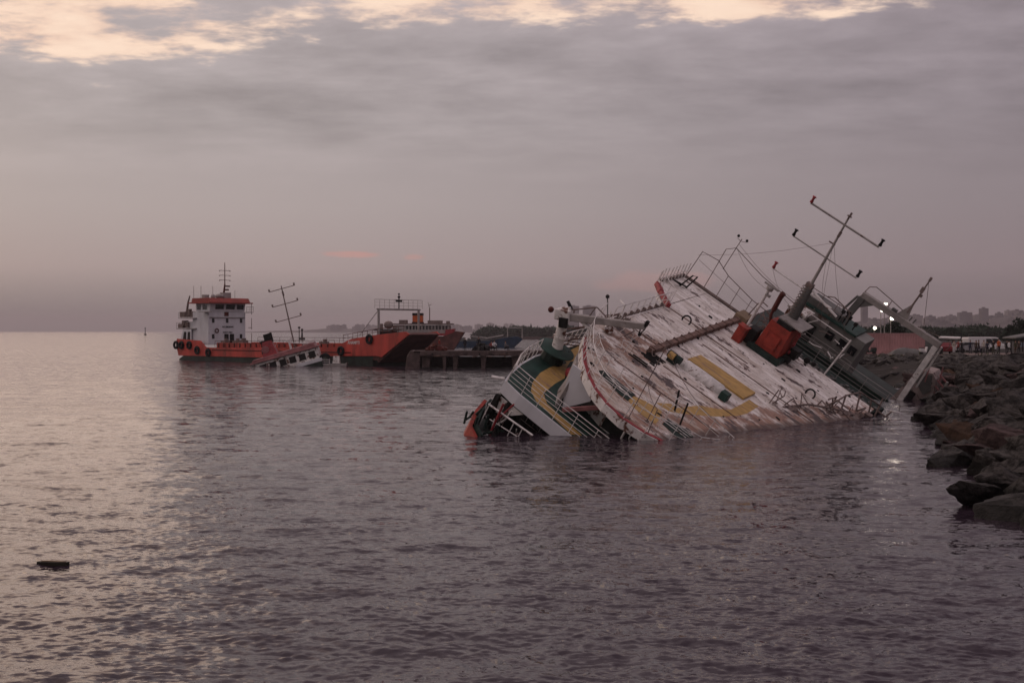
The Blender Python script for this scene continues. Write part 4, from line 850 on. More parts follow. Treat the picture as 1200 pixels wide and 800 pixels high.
# decks and clutter behind the wheelhouse
mb = MB(); mb.b2((-1.2, .5, 5.15), (4.5, B - .4, 5.3)); mb.b2((-.2, .3, 6.9), (4.5, B - .3, 7.02)); mb.b2((6.8, -.2, 7.9), (9.0, .9, 8.0)); mb.b2((6.8, B - .6, 7.9), (9.0, B + .3, 8.0)); mb.build('balcony', M['midgrey'], ho2)
mb = MB(); railing(mb, [(-1.2, .5, 5.3), (3, .5, 5.3)], .9, levels=2, every=1, r=.04); railing(mb, [(-.2, .3, 7.0), (3.5, .3, 7.0)], .9, levels=2, every=1, r=.04); railing(mb, [(9.0, B + .3, 8.0), (7, B + .3, 8.0)], .9, levels=2, every=1, r=.04)
for z_ in (3, 5.5, 8): mb.tube([(8.6, B + .2, z_ - .4), (8.6, B + .2, z_ + 1.5)], .05, 5); 
mb.tube([(8.6, B - .4, 5.4), (8.6, B + .3, 5.4)], .05, 5); mb.build('balcony_railing', M['raildark'], ho2)
mb = MB(); mb.prism([(-.2, 2.9), (3.4, 2.9), (3.4, 5.1), (.9, 5.1)], .5, .62, 1); mb.build('raked_side_panel', M['white_clean'], ho2)
mb = MB(); mb.prism([(.9, 3.1), (1.9, 3.1), (1.9, 4.7), (1.3, 4.7)], .42, .49, 1); mb.prism([(2.3, 3.1), (3.1, 3.1), (3.1, 4.7), (2.5, 4.7)], .42, .49, 1); mb.build('side_opening', M['black'], ho2)
mb = MB()
for p_, s_ in (((-.9, 1.6, 5.7), (1.6, 1, .7)), ((.4, 1.2, 6.2), (.8, .8, .8)), ((1.9, .9, 5.9), (.7, .7, .9)), ((.3, 1.3, 7.6), (1.6, 1.2, .9)), ((2.2, 1.0, 8.0), (.5, .5, 1.0)), ((3.0, 1.2, 7.6), (.6, .6, 1.0))): mb.box(p_, s_)
mb.build('winch_gear', M['raildark'], ho2)
mb = MB(); mb.tube([(.9, 1.2, 7.8), (1.5, 1.1, 9.6), (2.2, 1.0, 10.7)], .22, 8, .1); mb.build('deck_crane', M['raildark'], ho2)
mb = MB(); mb.ball((7.0, 3.6, 10.6), .5, sc=(1.6, 1.3, .8)); mb.box((6.8, 4.9, 10.75), (1.2, 1.4, .9)); mb.ball((7, 2.4, 10.5), .4); mb.box((6, 1.6, 10.5), (.8, .9, .6)); mb.build('roof_gear', M['midgrey'], ho2)
mm = MB(); mm.tube([(6.6, 4.6, 10.2), (6.6, 4.9, 12.6)], .22, 8, .12); mm.tube([(6.6, 4.9, 12.5), (6.6, 4.9, 16.2)], .09, 6, .06); m2 = mm.build('mast', M['darkred'], ho2)
mb = MB()
for z_ in (13.3, 14.1, 14.9): mb.tube([(6.6, 3.9, z_), (6.6, 5.9, z_)], .045, 5); mb.ball((6.6, 3.9, z_ - .08), .1); mb.ball((6.6, 5.9, z_ - .08), .1)
mb.box((6.6, 5.4, 12.3), (.3, .9, .25)); mb.box((6.6, 5.3, 11.7), (.3, .6, .3)); mb.build('mast_arms', M['raildark'], m2)
mb = MB()
for x_, y_, z_ in ((3.4, 1, 12.3), (5.6, 1.0, 12.3), (6.6, 2.6, 12.2), (7.6, 6.2, 11.6)): mb.tube([(x_, y_, 10.2), (x_, y_, z_)], .035, 4)
mb.build('whip_antenna', M['raildark'], ho2)
mb = MB()
for s_, y_ in ((12, 1.5), (14.0, 2.4), (17, 1.4), (9.3, 6.8), (38, 1.4), (45.5, 1.0), (47.6, 1.2)): mb.box((s_, y_, 3.05), (1.3, .9, .5)); mb.box((s_ + .2, y_, 3.4), (.4, .4, .5))
mb.build('deck_clutter', M['raildark'], oc)

# ------------------------------------------------------------------ small sunken boat in front of it
sb = empty('sunken_boat', (-31.4, 167.0, 0.45), 'half sunken boat with tilted pink roof and leaning mast before the orange ship', 'boat', R_(3))
sb.scale = (1.08, 1.08, 1.0); sb.rotation_euler = (R_(2), R_(-15.5), R_(3))
mb = MB(); mb.b2((-4.0, -1.6, -1.6), (4.3, 1.8, .95)); cb = mb.build('cabin', M['white'], sb)
mb = MB(); mb.prism([(-4.4, 1.0), (4.5, 1.0), (4.5, 1.22), (-4.4, 1.22)], -1.9, 2.1, 1); mb.prism([(-4.2, 1.22), (4.2, 1.22), (4.0, 1.75), (-4.0, 1.55)], -1.5, 1.7, 1); mb.build('roof', M['pink'], sb, bevel=.04)
for k in range(6):
    x_ = -3.3 + k * 1.28
    mb = MB(); mb.b2((x_, -1.64, -.25), (x_ + .85, -1.60, .65)); mb.build('window', M['black'], cb)
mb = MB(); mb.b2((-4.6, -2.0, -2.2), (4.5, 2.2, -1.0)); mb.build('hull', M['boot'], sb)
mb = MB(); mb.b2((1.2, -2.05, -1.0), (4.6, -1.62, -.55)); mb.build('bulwark', M['white_clean'], sb)
mb = MB(); mb.box((-1.75, 0, 2.6), (1.9, 1.7, 2.0), None, (.62, .7)); fu = mb.build('funnel', M['stripe'], sb)
mb = MB(); mb.lathe([(.02, 0), (.5, .01), (.5, .04), (.02, .05)], (-2.15, -.88, 2.55), 16, Matrix.Rotation(R_(100), 3, 'X')); mb.build('emblem', M['pink'], fu)
mb = MB(); mb.box((-1.55, 0, 4.1), (.9, 1, 1.0)); mb.box((-2.2, 0, 3.6), (.9, .5, .4)); mb.box((-1.1, 0, 4.0), (.3, .5, 1.3)); mb.build('funnel_cap', M['black'], fu)
mb = MB(); mb.tube([(1.45, 0, 1.6), (1.92, 0, 10.5)], .11, 6, .07); mb.box((1.88, 0, 9.4), (.22, .2, .6)); ma = mb.build('mast', M['raildark'], sb)
for z_ in (10.1, 7.95, 5.8):
    q_ = 1.37 + z_ * .053; mb = MB(); mb.tube([(q_ - 1.65, 0, z_), (q_ + 1.65, 0, z_)], .055, 5); mb.box((q_ - 1.65, 0, z_ + .18), (.2, .16, .36)); mb.box((q_ + 1.65, 0, z_ + .18), (.2, .16, .36)); mb.build('crosstree', M['raildark'], ma)
mb = MB(); mb.tube([(.2, 0, 4.2), (-1.6, 0, 1.7)], .02, 4); mb.box((1.0, -.5, 2.2), (.25, .3, 1.4)); mb.tube([(1.2, -.2, 2.5), (3.2, -.3, 1.8)], .1, 5); mb.box((.9, 0, 2.9), (.6, .5, .3)); mb.box((3.4, .3, 1.95), (1.6, 1.2, .35)); mb.build('roof_gear', M['rail'], sb)
mb = MB(); mb.box((-4.7, -1.2, -.2), (1.5, 1.2, 1.0)); railing(mb, [(-5.6, -1.9, -.6), (-3.4, -1.9, -.6)], 1.2, levels=3, every=.7, r=.05); mb.build('stern_rail', M['wood'], sb)
# sunken bits to its right
wr = empty('sunken_skiff', (-25.0, 166.5, 0), 'grey sunken skiff with a tyre, just right of the pink roofed boat', 'boat', 0)
mb = MB(); mb.prism([(-2.2, -.6), (1.9, -.6), (2.1, .5), (1.7, .3), (-1.9, .25), (-2.4, .45)], -.8, .8, 1); mb.build('hull', M['midgrey'], wr)
mb = MB(); mb.box((.55, 0, .85), (1.0, 1.0, 1.0), None, (.8, .8)); mb.build('white_box', M['white'], wr)
mb = MB(); mb.tube([(-1.0 + .62 * math.cos(a), -.4, .9 + .62 * math.sin(a)) for a in np.linspace(0, 6.28, 15)[:-1]], .26, 7, closed=True); mb.build('tyre', M['rubber'], wr, smooth=True)
mb = MB(); 
for k in range(3): mb.tube([(-1.7, -.75, .3 + k * .28), (-.3, -.75, .3 + k * .28)], .05, 4)
mb.tube([(-1.7, -.75, .0), (-1.7, -.75, 1.0)], .05, 4); mb.tube([(-.3, -.75, .0), (-.3, -.75, 1.0)], .05, 4); mb.build('rail', M['rail'], wr)

# ------------------------------------------------------------------ red and white ferry behind, blue ship, pier
fy = empty('ferry', (-21.5, 232, 0.9), 'rust brown ferry with white cabin row, black and orange funnel, behind the pier', 'ferry', R_(0))
mb = MB(); mb.prism([(-3.5, -1), (9.3, -1), (12.2, 3.7), (10.6, 3.9), (8, 2.9), (-3.5, 3.0)], 0, 6, 1); mb.build('hull', M['rusthull'], fy)
mb = MB(); mb.prism([(8.4, 3.0), (10.2, 3.7), (10.3, 4.4), (8.6, 4.2)], -.03, 5.9, 1); mb.prism([(5.2, 3.02), (8.4, 3.02), (8.4, 3.5), (5.2, 3.5)], -.06, 6, 1); mb.build('bow_bulwark', M['stripe'], fy)
mb = MB(); mb.b2((-1.5, .6, 3.05), (9.4, 5.4, 5.1)); cf = mb.build('cabin', M['midgrey'], fy)
mb = MB(); mb.b2((-1.8, .3, 5.2), (10, 5.7, 5.42)); mb.build('cabin_roof', M['raildark'], fy)
for k in range(13):
    mb = MB(); mb.b2((.9 + k * .64, .55, 4.25), (1.25 + k * .64, .6, 4.95)); mb.build('window', M['glass'], cf)
mb = MB(); mb.b2((2.0, 2, 5.43), (4.0, 4, 7.0)); ff = mb.build('funnel', M['funnelor'], fy)
mb = MB(); mb.b2((1.95, 1.95, 7.0), (4.05, 4.05, 7.45)); mb.b2((1.9, 1.9, 5.44), (4.1, 4.1, 5.7)); mb.build('funnel_top', M['black'], ff)
mb = MB(); mb.b2((5.0, 1.6, 5.43), (7.8, 4.4, 6.0)); mb.b2((-.6, 1.6, 5.43), (.9, 4.4, 6.1)); mb.b2((8.6, 2, 5.43), (9.3, 3.4, 5.9)); mb.build('roof_box', M['raildark'], fy)
mb = MB(); mb.tube([(5.3, 3, 5.4), (5.3, 3, 8.5)], .1, 6); mb.tube([(5.3, 3, 8.5), (5.0, 3, 9.6)], .04, 5); mb.tube([(5.0, 3, 8.9), (5.7, 3, 9.2)], .05, 5); mb.build('mast', M['raildark'], fy)
tg = empty('tug', (-21.6, 205, 0), 'dark red tug wheelhouse squeezed behind the bow of the orange ship', 'tugboat')
mb = MB(); mb.prism([(-2.2, -1), (2.8, -1), (3.2, 3.2), (-2.6, 2.6)], 0, 4, 1); mb.build('hull', M['rusthull'], tg)
mb = MB(); mb.b2((-1.5, .5, 3.0), (1.6, 3.5, 4.9)); mb.build('wheelhouse', M['darkred'], tg)
mb = MB(); mb.b2((-2.2, .1, 4.95), (2.3, 3.9, 5.15)); mb.b2((-1.2, .3, 4.0), (1.3, .45, 4.7)); mb.build('roof', M['black'], tg)
mb = MB(); mb.ball((.2, 2, 5.9), .7, sc=(1.2, 1, 1)); mb.box((-1, 2, 5.6), (.5, .5, 1.0)); mb.box((1.3, 2, 5.5), (.6, .5, .7)); mb.build('roof_gear', M['raildark'], tg)

bs = empty('blue_barge', (-20, 350, 0), 'dark blue cargo barge with raised bow and white goalpost frame, lying off the wooded shore', 'ship')
mb = MB(); mb.prism([(-2, -1), (19.5, -1), (23.2, 2.4), (21.5, 3.3), (17.5, 2.9), (14, 2.0), (-2, 1.7)], 0, 7, 1); mb.build('hull', M['blue'], bs)
mb = MB()
for k in range(46):
    x_ = random.uniform(-1, 17); mb.box((x_, random.uniform(1, 6), 2.0), (random.uniform(.5, 1.6), 1, random.uniform(.6, 1.9)), Matrix.Rotation(random.uniform(-.4, .4), 3, 'Y'))
mb.build('cargo', M['grey'], bs)
mb = MB(); mb.tube([(12, 1, 2.6), (17.5, 1, 3.6)], .25, 5); mb.tube([(8, 1, 3.3), (14, 1, 2.7)], .2, 5); mb.build('hatch_beam', M['midgrey'], bs)
mb = MB(); mb.tube([(18.7, 1, 2.8), (18.7, 1, 5.8), (23.0, 2, 5.8), (23.0, 2, 2.8)], .2, 6); mb.build('goalpost_frame', M['midgrey'], bs)

pr = empty('pier', (-12.4, 153, 0), 'low concrete pier on thick supports over dark gaps, between the orange ship and the wreck', 'pier')
mb = MB(); mb.b2((.6, 0, 1.62), (20, 5, 2.2)); mb.b2((-.2, -.02, 2.205), (20, 5.02, 2.3)); mb.build('pier_deck', M['concrete'], pr, bevel=.05)
for x_, w_ in ((1.3, .5), (3.7, .2), (5.1, .28), (8.7, .3), (12.8, .42), (15.0, .16), (17.2, .3)):
    mb = MB(); mb.prism([(x_ - w_, -1), (x_ + w_ * .8, -1), (x_ + w_, .7), (x_ + w_ * 1.3, 1.61), (x_ - w_ * 1.2, 1.61), (x_ - w_ * .9, .9)], .1 + w_, 4.9, 1); mb.build('pier_support', M['concrete'], pr)
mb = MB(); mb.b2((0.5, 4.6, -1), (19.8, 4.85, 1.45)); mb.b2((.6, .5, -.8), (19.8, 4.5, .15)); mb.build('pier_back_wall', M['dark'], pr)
rk = random.Random(9)
for k in range(26):
    mb = MB(); mb.box((rk.uniform(.7, 19.5), rk.uniform(-.12, .02), rk.uniform(1.45, 2.2)), (rk.uniform(.2, .9), .16, rk.uniform(.08, .35)), Matrix.Rotation(rk.uniform(-.3, .3), 3, 'Y'), (.8, 1)); mb.build('broken_edge', rk.choice((M['concrete'], M['dark'], M['brownsteel'])), pr)
mb = MB(); mb.prism([(-1.4, -1), (.5, -1), (.7, 2.0), (-.6, 2.4), (-1.1, 1.6)], .2, 4, 1); mb.build('pier_end_block', M['concrete'], pr, bevel=.2)
def heap(name, loc, size, n, m, label, cat, group=None, seed=0):
    rd = random.Random(seed); mb = MB()
    for k in range(n):
        a = rd.uniform(0, 6.28); r = rd.random() ** .5; s_ = rd.uniform(.12, .3) * size[2]
        z_ = (1 - r) * size[2] * .75
        mb.box((r * math.cos(a) * size[0] / 2, r * math.sin(a) * size[1] / 2, z_ * .7 + s_ * .3), (s_ * 1.6, s_ * 1.2, s_), Matrix.Rotation(rd.uniform(0, 3), 3, Vector((rd.random(), rd.random(), rd.random())).normalized()))
    o = mb.build(name, m); o.location = loc; tag(o, label, cat, group); return o
heap('rope_heap', (-3.9, 154.5, 2.3), (1.9, 1.4, 1.5), 44, M['black'], 'tall dark heap of nets on the pier, between the sitting people', 'nets', seed=2)
heap('rope_heap', (-9.8, 154.0, 2.3), (2.8, 1.6, 1.3), 40, M['darkred'], 'dark red heap of nets at the left end of the pier', 'nets', seed=4)
bu = empty('buoy', (-68 * 355 / 355 * 1.0 - 0 + 5.5, 356, 0), 'tiny dark channel buoy on the far water above the sunken boat', 'buoy')
mb = MB(); mb.lathe([(.5, -.5), (1.1, -.2), (1.1, .5), (.4, .7), (.2, 3.0), (.45, 3.1), (.45, 3.8), (.1, 4.0)], (0, 0, 0), 10); mb.build('body', M['black'], bu)
bu.location = ((354 - 600) / 1400 * 700, 700, 0); bu.scale = (1.6, 1.6, 1.6)
mk = copy_tree(bu); mk.location = (-0.307 * 1500, 1500, 0); mk['label'] = 'tiny dark channel marker alone on the far sea left of the orange ship'; mk.scale = (1.6, 1.6, 2.4)
bu['group'] = 'channel markers'; mk['group'] = 'channel markers'

# floating plank
fp = empty('driftwood', (-9.45, 24.6, .03), 'dark waterlogged plank with pale top floating alone on the left', 'driftwood', R_(-6))
mb = MB(); mb.prism([(-.34, -.04), (-.24, -.07), (.1, -.08), (.33, -.05), (.34, .04), (.0, .07), (-.3, .05)], -.05, .035, 2); mb.build('plank', M['wooddark'], fp, bevel=.01)
mb = MB(); mb.prism([(-.24, -.03), (.28, -.045), (.29, -.015), (-.1, .02), (-.25, .01)], .036, .05, 2); mb.build('pale_strip', M['wood'], fp)

# ------------------------------------------------------------------ rocks
def make_rock_mesh(seed, sub=2):
    rd = random.Random(seed); bm = bmesh.new()
    for k in range(11):
        v = Vector((rd.gauss(0, 1), rd.gauss(0, 1), rd.gauss(0, 1))).normalized()
        bm.verts.new((v.x * rd.uniform(.85, 1.15), v.y * rd.uniform(.7, .95), v.z * rd.uniform(.55, .8)))
    r = bmesh.ops.convex_hull(bm, input=bm.verts)
    bmesh.ops.delete(bm, geom=[v for v in bm.verts if not v.link_faces], context='VERTS')
    bmesh.ops.bevel(bm, geom=list(bm.edges), offset=.045, segments=2, profile=.6, affect='EDGES')
    bmesh.ops.triangulate(bm, faces=bm.faces)
    for _ in range(sub): bmesh.ops.subdivide_edges(bm, edges=[e for e in bm.edges if e.calc_length() > .16], cuts=1, use_grid_fill=True); bmesh.ops.triangulate(bm, faces=[f for f in bm.faces if len(f.verts) > 3])
    for v in bm.verts:
        n = v.co.normalized(); p = v.co * 1.7 + Vector((seed * 3.1, 0, 0))
        v.co += n * (.085 * mn.fractal(p * 1.8, 1.0, 2.0, 6) + .05 * mn.noise(p * 6) - .05 * max(0, mn.noise(p * 2.6 + Vector((5, 1, 2))) - .25))
    me = bpy.data.meshes.new('rock'); bm.to_mesh(me); bm.free()
    for p in me.polygons: p.use_smooth = True
    me.set_sharp_from_angle(angle=R_(28))
    return me
def rock_mat(name, c, c2):
    m = bpy.data.materials.new(name); m.use_nodes = True; t = NT(m.node_tree); b = m.node_tree.nodes['Principled BSDF']
    co = t.new('ShaderNodeTexCoord').outputs['Object']; ge = t.new('ShaderNodeNewGeometry').outputs['Position']
    oi = t.new('ShaderNodeObjectInfo').outputs['Random']
    cc = t.mix(t.smooth(t.noise(co, 3.2, 10, .72), .40, .60), c4(c), c4(c2))
    cc = t.mix(t.math('MULTIPLY', oi, .6), cc, t.mix(1.0, cc, (.45, .43, .45, 1), 'MULTIPLY'))
    cc = t.mix(t.smooth(t.noise(ge, 6.0, 6, .7), .62, .68), cc, (c[0] * .3, c[1] * .3, c[2] * .3, 1))
    sp = t.new('ShaderNodeSeparateXYZ'); t.l.new(ge, sp.inputs[0])
    zz = t.math('ADD', sp.outputs[2], t.math('MULTIPLY', t.noise(ge, 1.5, 3), .5))
    wet = t.smooth(zz, .95, .45)
    cc = t.mix(t.math('MULTIPLY', wet, .78), cc, (.006, .007, .006, 1))
    b.inputs['Specular IOR Level'].default_value = .15; t.l.new(cc, b.inputs['Base Color'])
    t.l.new(t.math('SUBTRACT', .85, t.math('MULTIPLY', wet, .45)), b.inputs['Roughness'])
    bn = t.new('ShaderNodeBump'); bn.inputs['Distance'].default_value = .14; bn.inputs['Strength'].default_value = 1.0
    t.l.new(t.noise(ge, 7, 8, .7), bn.inputs['Height']); t.l.new(bn.outputs[0], b.inputs['Normal'])
    return m
RM = [rock_mat('grey_stone', (.022, .021, .020), (.100, .092, .087)), rock_mat('reddish_stone', (.055, .038, .037), (.13, .09, .087)), rock_mat('orange_stained_stone', (.055, .034, .023), (.10, .06, .04))]
rock_meshes = {}
for s_ in range(7):
    for k in range(3):
        me = make_rock_mesh(s_ + 1, 2) if k == 0 else rock_meshes[(s_, 0)].copy()
        me.materials.clear(); me.materials.append(RM[k]); rock_meshes[(s_, k)] = me
def put_rock(x, y, z, s, k, seed, label, group, sc=(1, 1, 1), rot=None):
    o = bpy.data.objects.new('rock', rock_meshes[(seed % 7, k)]); COL.objects.link(o)
    rd = random.Random(seed); o.location = (x, y, z)
    o.scale = (s * sc[0], s * sc[1], s * sc[2]); o.rotation_euler = rot or (rd.uniform(-.35, .35), rd.uniform(-.35, .35), rd.uniform(0, 6.28))
    return tag(o, label, 'rock', group)
rd = random.Random(21); cnt = 0
# special boulders (each told apart by look and place)
def px2(px, py, D): return ((px - 600) / 1400 * D, D, CAM_Z - (py - 388) / 1400 * D)
SPEC = [
 (1182, 508, 42, 1.05, 1, 'large pinkish boulder with rounded top at the right edge, above the nearest dark rocks', (1.2, 1, .85)),
 (1195, 545, 36, .85, 0, 'pale grey boulder at the right edge directly below the pinkish one', (1, 1, .8)),
 (1166, 470, 62, 1.25, 2, 'long orange stained slab lying across the upper slope', (1.7, .9, .5)),
 (1192, 585, 30.5, 1.15, 0, 'biggest dark wet boulder in the lower right corner of the rocks', (1.2, 1, .85)),
 (1146, 522, 42, .85, 1, 'flat topped reddish rock near the water, left of the large pinkish boulder', (1.4, 1, .45)),
 (1150, 573, 33, .95, 0, 'low dark rock reaching furthest into the water near the front', (1.9, .9, .6)),
 (1112, 535, 43, .9, 0, 'dark wedge shaped rock with its tip in the water, midway along the rocks', (1.7, 1, .7)),
 (1172, 432, 110, 1.5, 1, 'small pink rock just below the promenade near the crowd', (1.2, 1, .7)),
 (1180, 560, 34, .9, 0, 'blunt dark rock wedged above the biggest corner boulder', (1.2, 1, .8)),
 (1105, 480, 62, 1.2, 0, 'grey triangular rock where the rock line bends, near the bent stern of the wreck', (1.3, 1, .8)),
]
spots = []
for (px, py, D, s_, k, lb, sc) in SPEC:
    x, y, z = px2(px, py, D); z -= .15; put_rock(x, y, z, s_, k, cnt + 3, lb, None, sc); spots.append((x, y, s_)); cnt += 1
def bank_z(off, y=150):
    for (a, za), (b, zb) in zip(offs, offs[1:]):
        if a <= off <= b: return crest(a, za, y) + (crest(b, zb, y) - crest(a, za, y)) * (off - a) / (b - a)
    return crest(10, 1.9, y)
def row(px_y0, px_y1, n, smin, smax, offmax, label, group, kfun):
    global cnt
    tries = 0; k_ = 0
    while k_ < n and tries < n * 60:
        tries += 1
        y = px_y0 + (px_y1 - px_y0) * rd.random(); off = rd.uniform(.1, offmax); s_ = rd.uniform(smin, smax)
        x = shore_x(y) + off * 1.15
        if (x * 1400 / y) > 640: continue
        if any((x - a) ** 2 + (y - b) ** 2 < ((s_ + c) * .5) ** 2 for a, b, c in spots[-140:]): continue
        z = bank_z(off, y) + s_ * .12
        put_rock(x, y, z, s_, kfun(), rd.randint(0, 10000), label, group, (rd.uniform(1.0, 1.8), rd.uniform(.8, 1.1), rd.uniform(.6, 1.05))); spots.append((x, y, s_)); k_ += 1; cnt += 1
kf = lambda: rd.choices([0, 1, 2], [13, 1, .6])[0]
row(24, 45, 62, .6, 1.25, 7, 'dark jagged boulder packed in the near part of the rock slope', 'boulders of the near rock slope', kf)
row(45, 70, 84, .75, 1.45, 9, 'grey angular boulder packed in the middle part of the rock slope', 'boulders of the middle rock slope', kf)
row(70, 104, 92, .7, 1.4, 12, 'grey boulder packed in the far part of the rock slope below the promenade', 'boulders of the far rock slope', kf)
# rocks behind the wreck along the quay
for k in range(48):
    f = rd.random(); a = Vector((33, 104)); b = Vector((17, 124)); p = a.lerp(b, f) + Vector((rd.uniform(0, 10), rd.uniform(0, 14)))
    s_ = rd.uniform(.8, 1.5); z = min(1.5, -0.1 + .16 * ((p - a.lerp(b, f)).length)) 
    put_rock(p.x, p.y, z, s_, kf(), rd.randint(0, 10000), 'dark boulder in the heap below the quay wall, seen past the wreck', 'boulders below the quay wall', (rd.uniform(.9, 1.5), 1, rd.uniform(.6, .9)))

V, F = [], []
rb = make_rock_mesh(40, 0); rv = np.array([v.co[:] for v in rb.vertices]); rf = [tuple(p.vertices) for p in rb.polygons]
def rubble(x, y, z, s_):
    a = rd.uniform(0, 6.28); c, n = math.cos(a), math.sin(a); q = rv * np.array([s_ * rd.uniform(.9, 1.5), s_, s_ * rd.uniform(.6, 1.0)])
    q = np.stack([q[:, 0] * c - q[:, 1] * n + x, q[:, 0] * n + q[:, 1] * c + y, q[:, 2] + z], 1)
    o = len(V); V.extend(q.tolist()); F.extend(tuple(i + o for i in f) for f in rf)
for k in range(260):
    x, y = rd.uniform(20, 62), rd.uniform(104, 140.0)
    if x < 33 and y < 120 - (x - 24) * .2: continue
    edge = min(1.0, max(0.0, (y - 104 + (x - 33)) / 9 if x > 33 else (y - 116) / 8))
    rubble(x, y, .15 + 1.65 * edge, rd.uniform(.6, 1.15))
for k in range(220):
    y = rd.uniform(22, 104); off = rd.uniform(-.4, 11); rubble(shore_x(y) + off * 1.1, y, bank_z(min(off, 9.9), y) - .1, rd.uniform(.25, .55))
ro = mesh_obj('rubble', V, F, RM[0], 'stuff')
# ------------------------------------------------------------------ promenade: quay wall, container, vehicles, people, lamps, trees
GZ = 1.93
qw = MB(); qw.b2((20, 141, -.5), (43, 142, 2.15)); qo = qw.build('quay_wall', M['concrete']); tag(qo, 'low brown concrete quay wall along the promenade above the rocks', 'wall')
mb = MB(); mb.b2((43.2, 141.2, .5), (75, 142.0, 2.0)); tag(mb.build('kerb', M['path']), 'long pinkish stone kerb at the feet of the crowd', 'kerb')
def strip(name, x0, x1, y0, y1, z, n, hgt, m, kind='stuff', size=.25, seed=1):
    rr = np.random.default_rng(seed); V = []; F = []
    for i in range(n):
        c = np.array([rr.uniform(x0, x1), rr.uniform(y0, y1), z + rr.random() * hgt]); a = rr.normal(size=3) * size; b = rr.normal(size=3) * size
        V += [c, c + a, c + b]; F.append((3 * i, 3 * i + 1, 3 * i + 2))
    return mesh_obj(name, V, F, m, kind, False)
strip('grass', 42, 62, 136, 140.5, 1.0, 5000, .75, M['grass'])
# container
M['contpink'] = mat('container_pink', (.37, .20, .20), .7, .15, .8, rust=.15, rust_col=(.2,.08,.07))
cn = empty('container', (44.8, 152, GZ), 'long faded pink corrugated container standing on the promenade behind the wreck', 'container')
mb = MB(); pts = []
x_ = 0.0
while x_ < 7.7: pts += [(x_, 0), (x_ + .12, 0), (x_ + .18, .06), (x_ + .28, .06)]; x_ += .34
pts += [(7.75, 0), (7.75, 2.4), (0, 2.4)]
mb.prism(pts, .12, 2.5); mb.build('corrugated_wall', M['contpink'], cn)
mb = MB(); mb.b2((-.04, -.05, 2.5), (7.8, 2.45, 2.62)); mb.b2((-.04, -.05, 0), (7.8, 2.45, .11)); mb.build('frame', M['contpink'], cn)
# tarp covered heap, scooters
def tarp(loc, sx_, sy, sz, m, label):
    mb = MB(); n = 14; V = []; F = []
    for j in range(n + 1):
        for i in range(n + 1):
            u, v = i / n * 2 - 1, j / n * 2 - 1; r = max(abs(u), abs(v)); z = sz * max(0, 1 - r ** 3) * (.75 + .3 * mn.noise((u * 2, v * 2, sx_)))
            V.append((u * sx_, v * sy, z))
    F = [(j * (n + 1) + i, j * (n + 1) + i + 1, (j + 1) * (n + 1) + i + 1, (j + 1) * (n + 1) + i) for j in range(n) for i in range(n)]
    mb.add(V, F); o = mb.build('tarp_heap', m, smooth=True); o.location = loc; return tag(o, label, 'tarpaulin')
tarp((49.0, 148, GZ), 2.3, 1.0, .95, M['grey'], 'dark grey tarpaulin over a low heap before the pink container')
def wheel(parent, c, r, wd, axis='y'):
    mb = MB(); rot = Matrix.Rotation(R_(90), 3, 'X') if axis == 'y' else Matrix.Rotation(R_(90), 3, 'Y')
    mb.lathe([(r * .55, -wd / 2), (r * .95, -wd / 2), (r, -wd * .3), (r, wd * .3), (r * .95, wd / 2), (r * .55, wd / 2)], c, 14, rot); o = mb.build('wheel', M['rubber'], parent, smooth=True)
    mb = MB(); mb.lathe([(.02, -wd * .42), (r * .56, -wd * .42), (r * .56, wd * .42), (.02, wd * .42)], c, 10, rot); mb.build('rim', M['midgrey'], o); return o
